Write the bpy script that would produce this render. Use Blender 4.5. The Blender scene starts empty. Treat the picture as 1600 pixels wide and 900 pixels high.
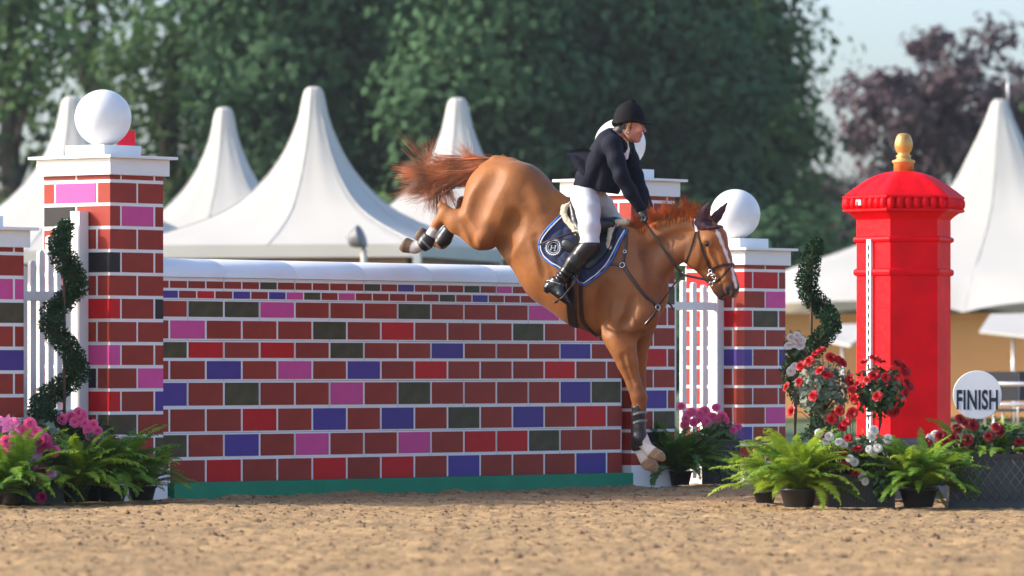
import bpy, bmesh, math, random
import numpy as np
from mathutils import Vector, Matrix

# ------------------------------------------------------------------ camera, sky, sun, exposure
SC = bpy.context.scene
COL = SC.collection
CAMY, CAMZ, FPX, HZ = -40.4, 0.92, 8889.0, 575.0     # 200 mm lens, photo is 1600 px wide, horizon at row 575
cd = bpy.data.cameras.new('camera'); cam = bpy.data.objects.new('camera', cd); COL.objects.link(cam)
cd.sensor_width = 36.0; cd.lens = 36.0 * FPX / 1600.0
cd.shift_y = (HZ - 450.0) / 1600.0
cam.location = (0, CAMY, CAMZ); cam.rotation_euler = (math.pi / 2, 0, 0)
cd.clip_start = 0.5; cd.clip_end = 3000
cd.dof.use_dof = True; cd.dof.focus_distance = 41.6; cd.dof.aperture_fstop = 3.2
SC.camera = cam
SUN_EL, SUN_AZ = math.radians(27), math.radians(0)   # low sun from the left, almost level with the picture plane
SDIR = Vector((-math.cos(SUN_EL) * math.cos(SUN_AZ), -math.cos(SUN_EL) * math.sin(SUN_AZ), math.sin(SUN_EL)))
W = bpy.data.worlds.new('World'); SC.world = W; W.use_nodes = True
nt = W.node_tree
bg = nt.nodes['Background']
sky = nt.nodes.new('ShaderNodeTexSky'); sky.sky_type = 'NISHITA'; sky.sun_disc = False
sky.sun_elevation = SUN_EL; sky.sun_rotation = math.atan2(SDIR.x, SDIR.y)
sky.air_density = 0.8; sky.dust_density = 3.0; sky.ozone_density = 2.4; sky.altitude = 50
nt.links.new(sky.outputs[0], bg.inputs[0]); bg.inputs[1].default_value = 0.15
sl = bpy.data.lights.new('sun', 'SUN'); sl.energy = 2.05; sl.angle = math.radians(0.8); sl.color = (1.0, 0.91, 0.79)
so = bpy.data.objects.new('sun', sl); COL.objects.link(so)
so.rotation_euler = SDIR.to_track_quat('Z', 'Y').to_euler()
SC.view_settings.view_transform = 'Standard'; SC.view_settings.look = 'None'
SC.view_settings.exposure = 1.3; SC.view_settings.gamma = 1.0; SC.view_settings.use_curve_mapping = False
SC.render.engine = 'CYCLES'
SC.cycles.max_bounces = 6; SC.cycles.transparent_max_bounces = 8; SC.cycles.caustics_reflective = False
SC.cycles.caustics_refractive = False; SC.cycles.use_denoising = True

random.seed(7); RNG = np.random.default_rng(7)
PI = math.pi

# ------------------------------------------------------------------ helpers
def at(px, py, Y):
    """world point that the photo shows at a pixel, at depth plane Y"""
    k = (Y - CAMY) / FPX
    return Vector(((px - 800) * k, Y, CAMZ + (HZ - py) * k))
def gx(px, Y): return (px - 800) * (Y - CAMY) / FPX
def gy(py): return CAMY + FPX * CAMZ / (py - HZ)      # depth of a ground point seen in row py
def lin(*c):
    return tuple((v / 255 / 12.92) if v / 255 <= 0.04045 else ((v / 255 + 0.055) / 1.055) ** 2.4 for v in c)

MATS = {}
def mat(name, col, rough=0.6, var=0.12, scale=6.0, bump=0.0, bscale=60.0, metal=0.0, spec=0.5, sheen=0.0, trans=0.0, vcol=False, coat=0.0, detail=4.0, objvar=0.0):
    if name in MATS: return MATS[name]
    m = bpy.data.materials.new(name); m.use_nodes = True; MATS[name] = m
    t = m.node_tree; b = t.nodes['Principled BSDF']
    b.inputs['Roughness'].default_value = rough; b.inputs['Metallic'].default_value = metal
    b.inputs['Specular IOR Level'].default_value = spec
    b.inputs['Sheen Weight'].default_value = sheen; b.inputs['Coat Weight'].default_value = coat
    tc = t.nodes.new('ShaderNodeTexCoord')
    nz = t.nodes.new('ShaderNodeTexNoise'); nz.inputs['Scale'].default_value = scale; nz.inputs['Detail'].default_value = detail
    t.links.new(tc.outputs['Object'], nz.inputs['Vector'])
    mr = t.nodes.new('ShaderNodeMapRange'); mr.inputs[1].default_value = 0.3; mr.inputs[2].default_value = 0.7
    mr.inputs[3].default_value = 1 - var; mr.inputs[4].default_value = 1 + var
    t.links.new(nz.outputs[0], mr.inputs[0])
    mx = t.nodes.new('ShaderNodeMix'); mx.data_type = 'RGBA'; mx.blend_type = 'MULTIPLY'; mx.inputs[0].default_value = 1.0
    if vcol:
        at_ = t.nodes.new('ShaderNodeAttribute'); at_.attribute_name = 'col'
        t.links.new(at_.outputs['Color'], mx.inputs[6])
    else:
        mx.inputs[6].default_value = (*col, 1)
    t.links.new(mr.outputs[0], mx.inputs[7])
    if objvar > 0:
        oi = t.nodes.new('ShaderNodeObjectInfo'); m2 = t.nodes.new('ShaderNodeMapRange'); m2.inputs[3].default_value = 1 - objvar; m2.inputs[4].default_value = 1 + objvar
        t.links.new(oi.outputs['Random'], m2.inputs[0]); ml = t.nodes.new('ShaderNodeMath'); ml.operation = 'MULTIPLY'
        t.links.new(mr.outputs[0], ml.inputs[0]); t.links.new(m2.outputs[0], ml.inputs[1]); t.links.new(ml.outputs[0], mx.inputs[7])
    t.links.new(mx.outputs[2], b.inputs['Base Color'])
    if bump > 0:
        n2 = t.nodes.new('ShaderNodeTexNoise'); n2.inputs['Scale'].default_value = bscale; n2.inputs['Detail'].default_value = 3
        t.links.new(tc.outputs['Object'], n2.inputs['Vector'])
        bp = t.nodes.new('ShaderNodeBump'); bp.inputs['Strength'].default_value = bump; bp.inputs['Distance'].default_value = 0.01
        t.links.new(n2.outputs[0], bp.inputs['Height']); t.links.new(bp.outputs[0], b.inputs['Normal'])
    if trans > 0:
        tr = t.nodes.new('ShaderNodeBsdfTranslucent'); t.links.new(mx.outputs[2], tr.inputs[0])
        ms = t.nodes.new('ShaderNodeMixShader'); ms.inputs[0].default_value = trans
        out = t.nodes['Material Output']
        t.links.new(b.outputs[0], ms.inputs[1]); t.links.new(tr.outputs[0], ms.inputs[2]); t.links.new(ms.outputs[0], out.inputs[0])
    return m

def tag(o, label=None, cat=None, group=None, kind=None):
    if label: o['label'] = label
    if cat: o['category'] = cat
    if group: o['group'] = group
    if kind: o['kind'] = kind
    return o
def empty(name, loc=(0, 0, 0), rz=0.0, label=None, cat=None, group=None):
    o = bpy.data.objects.new(name, None); COL.objects.link(o); o.location = loc; o.rotation_euler = (0, 0, rz)
    o.empty_display_size = 0.1
    return tag(o, label, cat, group, 'thing' if cat else None)
def link(name, me, parent=None, m=None, loc=None, rot=None, scale=None):
    o = bpy.data.objects.new(name, me); COL.objects.link(o)
    if parent is not None: o.parent = parent
    if m is not None and not me.materials: me.materials.append(m)
    if loc is not None: o.location = loc
    if rot is not None: o.rotation_euler = rot
    if scale is not None: o.scale = scale
    return o
def npmesh(name, v, f, m=None, smooth=True, mi=None):
    """mesh from numpy verts and faces of equal size"""
    v = np.asarray(v, np.float32); f = np.asarray(f, np.int32)
    me = bpy.data.meshes.new(name); n = f.shape[1]
    me.vertices.add(len(v)); me.vertices.foreach_set('co', v.ravel())
    me.loops.add(f.size); me.loops.foreach_set('vertex_index', f.ravel())
    me.polygons.add(len(f)); me.polygons.foreach_set('loop_start', np.arange(0, f.size, n, dtype=np.int32))
    me.polygons.foreach_set('loop_total', np.full(len(f), n, np.int32))
    if mi is not None: me.polygons.foreach_set('material_index', np.asarray(mi, np.int32))
    me.polygons.foreach_set('use_smooth', np.full(len(f), smooth))
    me.update(calc_edges=True); me.validate()
    if m is not None:
        for q in (m if isinstance(m, (list, tuple)) else [m]): me.materials.append(q)
    return me
class MB:
    """collects shapes for one mesh"""
    def __init__(self): self.v = []; self.f = []; self.s = []
    def add(self, vs, fs, smooth=False):
        b = len(self.v); self.v += [tuple(p) for p in vs]; self.f += [tuple(i + b for i in q) for q in fs]; self.s += [smooth] * len(fs)
    def box(self, x0, x1, y0, y1, z0, z1, M_=None):
        P = [Vector(p) for p in ((x0, y0, z0), (x1, y0, z0), (x1, y1, z0), (x0, y1, z0), (x0, y0, z1), (x1, y0, z1), (x1, y1, z1), (x0, y1, z1))]
        if M_ is not None: P = [M_ @ p for p in P]
        self.add(P, [(0, 3, 2, 1), (4, 5, 6, 7), (0, 1, 5, 4), (1, 2, 6, 5), (2, 3, 7, 6), (3, 0, 4, 7)])
    def tube(self, pts, rad, n=8, cap=True, flat=1.0, up=(0, 0, 1), smooth=True):
        pts = [Vector(p) for p in pts]; N = len(pts)
        rad = rad if isinstance(rad, (list, tuple)) else [rad] * N
        ring = []; up = Vector(up)
        for i, p in enumerate(pts):
            d = (pts[min(i + 1, N - 1)] - pts[max(i - 1, 0)])
            if d.length < 1e-9: d = Vector((0, 0, 1))
            d.normalize()
            a = d.cross(up)
            if a.length < 1e-3: a = d.cross(Vector((1, 0.2, 0)))
            a.normalize(); b = a.cross(d)
            ring.append([p + (a * math.cos(2 * PI * k / n) + b * math.sin(2 * PI * k / n) * flat) * rad[i] for k in range(n)])
        vs = [q for r in ring for q in r]; fs = []
        for i in range(N - 1):
            for k in range(n):
                fs.append((i * n + k, i * n + (k + 1) % n, (i + 1) * n + (k + 1) % n, (i + 1) * n + k))
        if cap:
            fs.append(tuple(range(n - 1, -1, -1))); fs.append(tuple((N - 1) * n + k for k in range(n)))
        self.add(vs, fs, smooth)
    def lathe(self, prof, n=24, c=(0, 0, 0), smooth=True, start=0.0, M_=None):
        vs = []; fs = []; N = len(prof)
        for r, z in prof:
            for k in range(n):
                a = start + 2 * PI * k / n
                p = Vector((c[0] + r * math.cos(a), c[1] + r * math.sin(a), c[2] + z))
                vs.append(M_ @ p if M_ is not None else p)
        for i in range(N - 1):
            for k in range(n):
                fs.append((i * n + k, i * n + (k + 1) % n, (i + 1) * n + (k + 1) % n, (i + 1) * n + k))
        fs.append(tuple(range(n - 1, -1, -1))); fs.append(tuple((N - 1) * n + k for k in range(n)))
        self.add(vs, fs, smooth)
    def mesh(self, name, m=None):
        me = bpy.data.meshes.new(name); me.from_pydata(self.v, [], self.f)
        me.polygons.foreach_set('use_smooth', self.s); me.update()
        if m is not None: me.materials.append(m)
        return me
    def build(self, name, m=None, parent=None, loc=None, rot=None):
        return link(name, self.mesh(name, m), parent, None, loc, rot)

# ------------------------------------------------------------------ signed distance modelling for bodies and cloth
class SDF:
    def __init__(self, lo, hi, h):
        self.lo = np.array(lo, float); self.h = h
        self.n = np.ceil((np.array(hi, float) - self.lo) / h).astype(int) + 1
        self.D = np.full(self.n, 9.0, np.float32)
        self.ax = [(self.lo[i] + h * np.arange(self.n[i])).astype(np.float32) for i in range(3)]
    def _sl(self, lo, hi):
        a = np.clip(np.floor((np.asarray(lo) - self.lo) / self.h).astype(int), 0, self.n - 1)
        b = np.clip(np.ceil((np.asarray(hi) - self.lo) / self.h).astype(int) + 1, 1, self.n)
        return tuple(slice(int(x), int(y)) for x, y in zip(a, b))
    def _P(self, sl):
        return (self.ax[0][sl[0]][:, None, None], self.ax[1][sl[1]][None, :, None], self.ax[2][sl[2]][None, None, :])
    def _mix(self, sl, d, k, op):
        D = self.D[sl]
        if op == 'add':
            h = np.maximum(k - np.abs(D - d), 0) / k; self.D[sl] = np.minimum(D, d) - h * h * k * 0.25
        else:
            h = np.maximum(k - np.abs(-D - d), 0) / k; self.D[sl] = np.maximum(D, -d) + h * h * k * 0.25
    def seg(self, a, b, ra, rb, la=None, lb=None, k=0.03, ax=(0, 1, 0), op='add'):
        a = np.array(a, float); b = np.array(b, float)
        la = ra if la is None else la; lb = (rb if la is None else la) if lb is None else lb
        mr = max(ra, rb, la, lb) + k + 2.5 * self.h
        sl = self._sl(np.minimum(a, b) - mr, np.maximum(a, b) + mr)
        if any(s.stop <= s.start for s in sl): return
        x, y, z = self._P(sl); d = b - a; dd = max(float(d @ d), 1e-9)
        t = np.clip(((x - a[0]) * d[0] + (y - a[1]) * d[1] + (z - a[2]) * d[2]) / dd, 0, 1)
        qx = x - a[0] - t * d[0]; qy = y - a[1] - t * d[1]; qz = z - a[2] - t * d[2]
        L = np.array(ax, float); L /= np.linalg.norm(L)
        ql = qx * L[0] + qy * L[1] + qz * L[2]
        q2 = np.maximum(qx * qx + qy * qy + qz * qz - ql * ql, 0)
        r = ra + (rb - ra) * t; l = la + (lb - la) * t
        k0 = np.sqrt(q2 / r ** 2 + ql * ql / l ** 2); k1 = np.sqrt(q2 / r ** 4 + ql * ql / l ** 4) + 1e-6
        self._mix(sl, (k0 * (k0 - 1) / k1).astype(np.float32), k, op)
    def chain(self, pts, k=0.03, ax=(0, 1, 0), op='add'):
        """pts: (pos, r_in_plane, r_lateral)"""
        for (a, ra, la), (b, rb, lb) in zip(pts[:-1], pts[1:]): self.seg(a, b, ra, rb, la, lb, k, ax, op)
    def ell(self, c, R, axes=None, k=0.03, op='add'):
        c = np.array(c, float); A = np.eye(3) if axes is None else np.array(axes, float)
        mr = max(R) + k + 2.5 * self.h; sl = self._sl(c - mr, c + mr)
        if any(s.stop <= s.start for s in sl): return
        x, y, z = self._P(sl); x = x - c[0]; y = y - c[1]; z = z - c[2]
        s0 = s1 = 0
        for i in range(3):
            q = x * A[i][0] + y * A[i][1] + z * A[i][2]; s0 = s0 + (q / R[i]) ** 2; s1 = s1 + (q / R[i] ** 2) ** 2
        k0 = np.sqrt(s0); k1 = np.sqrt(s1) + 1e-6
        self._mix(sl, (k0 * (k0 - 1) / k1).astype(np.float32), k, op)
    def cut(self, p, n, c=None, R=9.0, k=0.004):
        """remove what lies beyond plane p in direction n, inside a box of half size R round c"""
        n = np.array(n, float); n /= np.linalg.norm(n); c = p if c is None else c
        sl = self._sl(np.array(c) - R, np.array(c) + R); x, y, z = self._P(sl)
        d = (x - p[0]) * n[0] + (y - p[1]) * n[1] + (z - p[2]) * n[2]
        self.D[sl] = np.maximum(self.D[sl], d.astype(np.float32))
    def sample(self, P):
        """trilinear distance at points (N,3)"""
        g = (np.asarray(P, float) - self.lo) / self.h
        g = np.clip(g, 0, self.n - 1.001); i = g.astype(int); f = g - i; r = 0
        for dx in (0, 1):
            for dy in (0, 1):
                for dz in (0, 1):
                    w = (f[:, 0] if dx else 1 - f[:, 0]) * (f[:, 1] if dy else 1 - f[:, 1]) * (f[:, 2] if dz else 1 - f[:, 2])
                    r = r + w * self.D[i[:, 0] + dx, i[:, 1] + dy, i[:, 2] + dz]
        return r
    def grad(self, P):
        e = self.h; P = np.asarray(P, float)
        g = np.stack([self.sample(P + e * np.eye(3)[i]) - self.sample(P - e * np.eye(3)[i]) for i in range(3)], 1)
        return g / (np.linalg.norm(g, axis=1, keepdims=True) + 1e-9)
    def nets(self, smooth=2):
        D = self.D; ins = D < 0
        s = sum(ins[i:ins.shape[0] - 1 + i, j:ins.shape[1] - 1 + j, k:ins.shape[2] - 1 + k].astype(np.int8) for i in (0, 1) for j in (0, 1) for k in (0, 1))
        act = (s > 0) & (s < 8); ijk = np.argwhere(act)
        idx = np.full(act.shape, -1, np.int32); idx[act] = np.arange(len(ijk))
        C = [(i, j, k) for i in (0, 1) for j in (0, 1) for k in (0, 1)]
        val = np.stack([D[ijk[:, 0] + c[0], ijk[:, 1] + c[1], ijk[:, 2] + c[2]] for c in C], 1)
        pos = np.zeros((len(ijk), 3)); cnt = np.zeros(len(ijk))
        for a in range(8):
            for b in range(a + 1, 8):
                if sum(abs(C[a][q] - C[b][q]) for q in range(3)) != 1: continue
                va, vb = val[:, a], val[:, b]; m = (va < 0) != (vb < 0)
                t = np.where(m, va / np.where(m, va - vb, 1), 0)
                p = np.array(C[a])[None] + t[:, None] * (np.array(C[b]) - np.array(C[a]))[None]
                pos += p * m[:, None]; cnt += m
        V = self.lo + self.h * (ijk + pos / cnt[:, None]); Q = []
        for axn in range(3):
            a1, a2 = (axn + 1) % 3, (axn + 2) % 3
            A = np.moveaxis(ins, (axn, a1, a2), (0, 1, 2)); I = np.moveaxis(idx, (axn, a1, a2), (0, 1, 2))
            e = A[:-1, 1:-1, 1:-1] != A[1:, 1:-1, 1:-1]; w = np.argwhere(e)
            i, j, k = w[:, 0], w[:, 1] + 1, w[:, 2] + 1
            q = np.stack([I[i, j - 1, k - 1], I[i, j, k - 1], I[i, j, k], I[i, j - 1, k]], 1)
            fl = ~A[i, j, k]; q[fl] = q[fl][:, ::-1]; Q.append(q)
        F = np.concatenate(Q); F = F[(F >= 0).all(1)]
        E = np.concatenate([F[:, [0, 1]], F[:, [1, 2]], F[:, [2, 3]], F[:, [3, 0]]])
        deg = np.bincount(E.ravel(), minlength=len(V)).astype(float)[:, None]
        for _ in range(smooth):
            A = np.stack([np.bincount(E[:, 0], V[E[:, 1], c], len(V)) + np.bincount(E[:, 1], V[E[:, 0], c], len(V)) for c in range(3)], 1)
            V = 0.5 * V + 0.5 * A / np.maximum(deg, 1)
        return V, F
def set_col(me, cols):
    a = me.color_attributes.new('col', 'FLOAT_COLOR', 'POINT')
    c = np.ones((len(me.vertices), 4), np.float32); c[:, :3] = cols; a.data.foreach_set('color', c.ravel())
def vnoise(P, seed=0):
    """smooth value noise at points (N,3)"""
    r = np.random.default_rng(seed).random((32, 32, 32)); i = np.floor(P).astype(int); f = P - i; f = f * f * (3 - 2 * f); o = 0
    for dx in (0, 1):
        for dy in (0, 1):
            for dz in (0, 1):
                w = (f[:, 0] if dx else 1 - f[:, 0]) * (f[:, 1] if dy else 1 - f[:, 1]) * (f[:, 2] if dz else 1 - f[:, 2])
                o = o + w * r[(i[:, 0] + dx) % 32, (i[:, 1] + dy) % 32, (i[:, 2] + dz) % 32]
    return o
def islands(v, f, least=40):
    """split a mesh into its connected pieces"""
    lab = np.arange(len(v))
    while True:
        mn = lab[f].min(1); new = lab.copy(); np.minimum.at(new, f.ravel(), np.repeat(mn, f.shape[1])); new = new[new]
        if (new == lab).all(): break
        lab = new
    out = []
    for r in np.unique(lab):
        m = lab == r
        if m.sum() < least: continue
        idx = np.cumsum(m) - 1; out.append((v[m], idx[f[m[f[:, 0]]]]))
    return out
def spline(pts, n):
    """Catmull-Rom through points of any dimension"""
    P = np.array([list(p) for p in pts], float); P = np.vstack([2 * P[0] - P[1], P, 2 * P[-1] - P[-2]]); out = []
    m = len(P) - 3
    for q in np.linspace(0, m - 1e-6, n):
        i = int(q); t = q - i; a, b, c, d = P[i], P[i + 1], P[i + 2], P[i + 3]
        out.append(0.5 * (2 * b + (c - a) * t + (2 * a - 5 * b + 4 * c - d) * t * t + (3 * b - a - 3 * c + d) * t ** 3))
    return np.array(out)
# ------------------------------------------------------------------ trees behind the tents
BARK = mat('bark', (0.06, 0.045, 0.035), 0.9, 0.3, 2, 0.4, 8)
def leaf_mat(name, col, var=0.45):
    return mat(name, col, 0.75, var, 0.22, trans=0.25, spec=0.2)
LEAFG = [leaf_mat('leaf_dark_green', (0.050, 0.112, 0.046)), leaf_mat('leaf_mid_green', (0.075, 0.145, 0.042)), leaf_mat('leaf_olive', (0.12, 0.14, 0.06)), leaf_mat('leaf_copper', (0.085, 0.058, 0.066), 0.3), leaf_mat('leaf_grey_green', (0.10, 0.125, 0.075))]
def quads_mesh(name, C, S, Nrm, m, aspect=0.6):
    """a leaf-shaped quad at each centre with size S and normal Nrm"""
    n = len(C); Nrm = Nrm / (np.linalg.norm(Nrm, axis=1, keepdims=True) + 1e-9)
    r = RNG.normal(size=(n, 3)); A = np.cross(Nrm, r); A /= (np.linalg.norm(A, axis=1, keepdims=True) + 1e-9); B = np.cross(Nrm, A)
    S = np.asarray(S).reshape(-1, 1)
    V = np.stack([C - A * S, C - B * S * aspect + Nrm * S * 0.15, C + A * S, C + B * S * aspect + Nrm * S * 0.15], 1).reshape(-1, 3)
    return npmesh(name, V, np.arange(4 * n).reshape(-1, 4), m, True)
def tree(D, cx, cy, rx, ry, nclump, per, m, label, name='tree', leaf=(0.10, 0.21), trunk=True, fill=0.35, cr=(0.8, 2.1), lean=0.0, low=None):
    Y = CAMY + D; k = D / FPX; c = at(cx, cy, Y); base = Vector((c.x + lean, Y, 0))
    root = empty(name, base, 0, label, 'tree', 'trees behind the tents')
    R = np.array([rx * k, max(rx * k * 0.8, 1.5), ry * k]); zc = c.z
    d = RNG.normal(size=(nclump, 3)); d /= np.linalg.norm(d, axis=1, keepdims=True)
    d[:, 1] -= 0.2
    rad = RNG.random(nclump) ** fill
    cc = d * rad[:, None] * R
    cc = cc[np.argsort(RNG.random(nclump))]; lumps = vnoise(cc * 0.35 + 50, int(abs(cx)) % 97)
    cc *= (0.78 + 0.44 * lumps)[:, None]
    if low is not None: cc[:, 2] = np.maximum(cc[:, 2], low - zc + RNG.random(nclump))
    rr = RNG.uniform(*cr, size=nclump)
    L = RNG.normal(size=(nclump, per, 3)); L /= (np.linalg.norm(L, axis=2, keepdims=True) + 1e-9); q = RNG.random((nclump, per, 1)) ** 0.4
    off = L * q * rr[:, None, None] * np.array([1, 1, 0.6])
    C = (cc[:, None] + off).reshape(-1, 3); Nr = (L + 0.5 * (cc / R)[:, None] + np.array([0, 0, 0.5]) + 0.5 * RNG.normal(size=L.shape)).reshape(-1, 3)
    C[:, 2] += zc; C[:, 0] -= lean
    keep = C[:, 2] > 0.3; C = C[keep]; Nr = Nr[keep]
    o = link('crown', quads_mesh('crown', C, RNG.uniform(*leaf, size=len(C)), Nr, m), root); tag(o, kind='stuff')
    if trunk:
        mb = MB(); tr = 0.016 * (zc + R[2]) + 0.1; top = zc + R[2] * 0.6
        path = [(0, 0, -0.2), (0.1, 0, top * 0.25), (-0.1 - lean * 0.4, 0.1, top * 0.55), (-lean, 0, top)]
        mb.tube(path, [tr * 1.25, tr, tr * 0.75, tr * 0.2], 8)
        for i in range(9):
            z0 = top * random.uniform(0.25, 0.8); a = random.uniform(0, 2 * PI); l = random.uniform(0.5, 0.85)
            e = Vector((math.cos(a) * R[0] * l - lean, math.sin(a) * R[1] * l, z0 + R[2] * random.uniform(0.2, 0.5)))
            s = Vector((-lean * z0 / top, 0, z0)); mb.tube([s, (s + e) / 2 + Vector((0, 0, 0.4)), e], [tr * 0.42, tr * 0.28, tr * 0.08], 6)
        mb.build('trunk', BARK, root)
    return root
G0, G1, G2, G3, G4 = LEAFG
tree(150, 20, 60, 120, 330, 66, 40, G1, 'thin leafy tree at the far left edge, sky showing through', fill=0.5)
tree(165, 150, 40, 110, 340, 56, 40, G1, 'slender tree with sky gaps above the leftmost tent peak', fill=0.5)
tree(155, 270, 90, 110, 340, 66, 40, G1, 'sunlit green tree between left pillar and second tent peak', fill=0.5)
tree(170, 345, 60, 90, 360, 72, 40, G0, 'tree with dark bare trunk behind the second tent peak', fill=0.5)
tree(150, 455, 120, 130, 330, 200, 125, G0, 'dense dark tree behind the main tent peak')
tree(158, 610, 130, 140, 340, 205, 130, G0, 'dense dark tree above the horse tail')
tree(148, 770, 140, 140, 330, 205, 130, G0, 'dense dark tree above the horse croup')
tree(160, 920, 120, 150, 340, 205, 130, G0, 'dense dark tree straight behind the rider')
tree(150, 1030, 150, 130, 330, 215, 130, G0, 'dense green tree above the horse head')
tree(156, 1138, 175, 112, 310, 185, 125, G1, 'big green tree with ragged edge against the pale sky')
tree(185, 1465, 190, 165, 175, 150, 44, G3, 'copper purple beech above the post box', fill=0.6, leaf=(0.10, 0.24), cr=(0.5, 1.1))
tree(190, 1625, 230, 70, 140, 60, 44, G3, 'copper purple tree behind the right tent peak', fill=0.6, leaf=(0.10, 0.24), cr=(0.5, 1.1))
tree(172, 1275, 400, 75, 150, 110, 60, G4, 'pale grey green bush under the copper beech', trunk=True)
tree(170, 1380, 420, 110, 150, 130, 60, G3, 'low brown purple tree behind the post box', trunk=True)
tree(175, 1530, 430, 120, 150, 130, 60, G2, 'low olive tree behind the right tent', trunk=True)
tree(152, -150, 90, 140, 330, 120, 60, G1, 'leafy tree just outside the left edge of the photo', fill=0.45)
tree(160, -330, 110, 150, 330, 130, 60, G0, 'dark tree well outside the left edge of the photo', fill=0.45)
tree(180, 1790, 180, 130, 220, 110, 60, G1, 'green tree just outside the right edge of the photo', fill=0.45)
tree(170, 1980, 170, 150, 260, 120, 60, G0, 'dark tree well outside the right edge of the photo', fill=0.45)
for i, x in enumerate((30, 230, 430, 640, 840, 1030, 1200)):
    w = ['leftmost', 'second', 'third', 'fourth', 'fifth', 'sixth', 'seventh'][i]
    t_ = tree(140 + 3 * (i % 3), x, 480, 130, 150, 100, 60, [G0, G1][i % 2], 'low leafy bush behind the tents, %s counted from the left edge' % w, name='bush', trunk=False, low=0.3)
    t_['category'] = 'bush'; t_['group'] = 'bushes behind the tents'

# ------------------------------------------------------------------ white peaked tents
CANVAS = mat('white_canvas', (0.63, 0.605, 0.545), 0.55, 0.04, 0.8, 0.12, 2.2, trans=0.18)
SEAMW = mat('canvas_seam', (0.64, 0.615, 0.555), 0.7, 0.05)
TANW = mat('tan_tent_wall', lin(216, 152, 92), 0.7, 0.08, 0.6)
BRNW = mat('brown_tent_wall', lin(150, 112, 84), 0.7, 0.15, 0.8)
ALU = mat('aluminium', (0.55, 0.56, 0.57), 0.35, 0.05, metal=0.7)
PROF = [(1, 135), (8, 136.2), (13, 140), (16.5, 148), (20, 163), (26, 187), (41, 225), (60, 260), (84, 292), (112, 320), (145, 341), (180, 358), (212, 372), (240, 384)]
def tent(D, px, pyk, eave, half, rz, label, wallm, wallz=None, scallop=0.0, prof=PROF, valance=0.17, inset=0.06):
    Y = CAMY + D; k = D / FPX; c = at(px, pyk, Y); root = empty('peaked_tent', (c.x, Y, 0), rz, label, 'tent', 'white peaked tents')
    ze = CAMZ + (HZ - eave) * k; zt = c.z; Rr = half * k; N = 96; vs = []; J = len(prof); pm = prof[-1][0]; y0, y1 = prof[0][1], prof[-1][1]
    ps = spline(prof, 36); J = len(ps)
    for j, (r, py) in enumerate(ps):
        w = min(1, max(0, (j / (J - 1) - 0.25) / 0.75)) ** 1.0; fr = (py - y0) / (y1 - y0); z = zt + (ze - zt) * fr
        for i in range(N):
            a = 2 * PI * i / N; s = 1 / max(abs(math.cos(a)), abs(math.sin(a)), 1e-6)
            rr = Rr * max(r, 0.5) / pm * (1 + (s - 1) * w) * (1 + 0.012 * math.cos(12 * a) * (1 - w) + 0.006 * (abs(math.cos(4 * a)) > 0.985) * w)
            diag = (s - 1) / 0.4142; z2 = z - 0.10 * (zt - ze) * w * (1 - w) * (1 - diag) * 0.9
            if scallop and j > J - 6:
                q = (a / (PI / 4)) % 1.0; z2 += scallop * ((j - (J - 6)) / 5) * math.sin(PI * q) ** 0.7
            vs.append((rr * math.cos(a), rr * math.sin(a), z2))
    m = MB(); m.add(vs, [(j * N + i, (j + 1) * N + i, (j + 1) * N + (i + 1) % N, j * N + (i + 1) % N) for j in range(J - 1) for i in range(N)] + [tuple(range(N))], True)
    m.build('canopy', CANVAS, root)
    for q in range(8):
        i = q * 12 + (6 if False else 0); mm = MB(); mm.tube([Vector(vs[j * N + i]) * 1.0 + Vector((0, 0, 0.004)) for j in range(3, J, 2)], 0.006, 5, False); mm.build('seam', SEAMW, root)
    if valance:
        m = MB(); e = Rr * 1.004
        for sx, sy in ((1, 0), (-1, 0), (0, 1), (0, -1)):
            p = [(sx * e + (sy * e), sy * e + (sx * e)), (sx * e - (sy * e), sy * e - (sx * e))]
            pts = []
            for (a, b) in p: pts += [(a, b, ze - valance), (a, b, ze + 0.01)]
            inn = 0.99
            m.add(pts + [(a * inn, b * inn, z) for a, b, z in pts], [(0, 2, 3, 1), (4, 5, 7, 6), (0, 4, 6, 2), (1, 3, 7, 5)])
        m.build('valance', CANVAS, root)
    for sx in (-1, 1):
        for sy in (-1, 1):
            m = MB(); m.box(sx * Rr * 0.98 - 0.05, sx * Rr * 0.98 + 0.05, sy * Rr * 0.98 - 0.05, sy * Rr * 0.98 + 0.05, 0, ze); m.build('leg', ALU, root)
    wz = ze - (valance or 0.0) * 0.4 if wallz is None else wallz
    for nm, sx, sy in (('wall', 0, -1), ('wall', -1, 0), ('wall', 1, 0), ('wall', 0, 1)):
        e = Rr * (1 - inset); m = MB(); h_ = e - 0.08
        if sx: m.box(sx * e - 0.02, sx * e + 0.02, -h_, h_, 0, wz)
        else: m.box(-h_, h_, sy * e - 0.02, sy * e + 0.02, 0, wz)
        m.build(nm, wallm, root)
    return root
tent(83, 112, 150, 398, 245, -0.22, 'white peaked tent behind the left pillar ball', BRNW)
tent(92, 350, 167, 400, 215, -0.20, 'white peaked tent with small peak between left pillar and main tent', BRNW)
tent(80, 490, 135, 388, 240, -0.26, 'large white peaked tent in the middle left of the horse tail', BRNW)
tent(86, 715, 152, 392, 235, -0.22, 'white peaked tent behind the horse tail', BRNW)
PROF5 = [(1, 154), (7, 155), (12, 160), (25, 188), (48, 230), (78, 280), (125, 325), (215, 372), (325, 418), (400, 470)]
T5 = tent(110, 1562, 155, 492, 400, -0.22, 'big white marquee with scalloped eaves and tan walls at the right', TANW, scallop=0.22, prof=PROF5, valance=0, inset=0.16)
m = MB(); zt_ = at(1575, 155, 69.6).z
m.tube([(0.16, 0, zt_ - 0.3), (0.16, 0, zt_ + 0.5)], 0.02); m.build('mast', ALU, T5)
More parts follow.
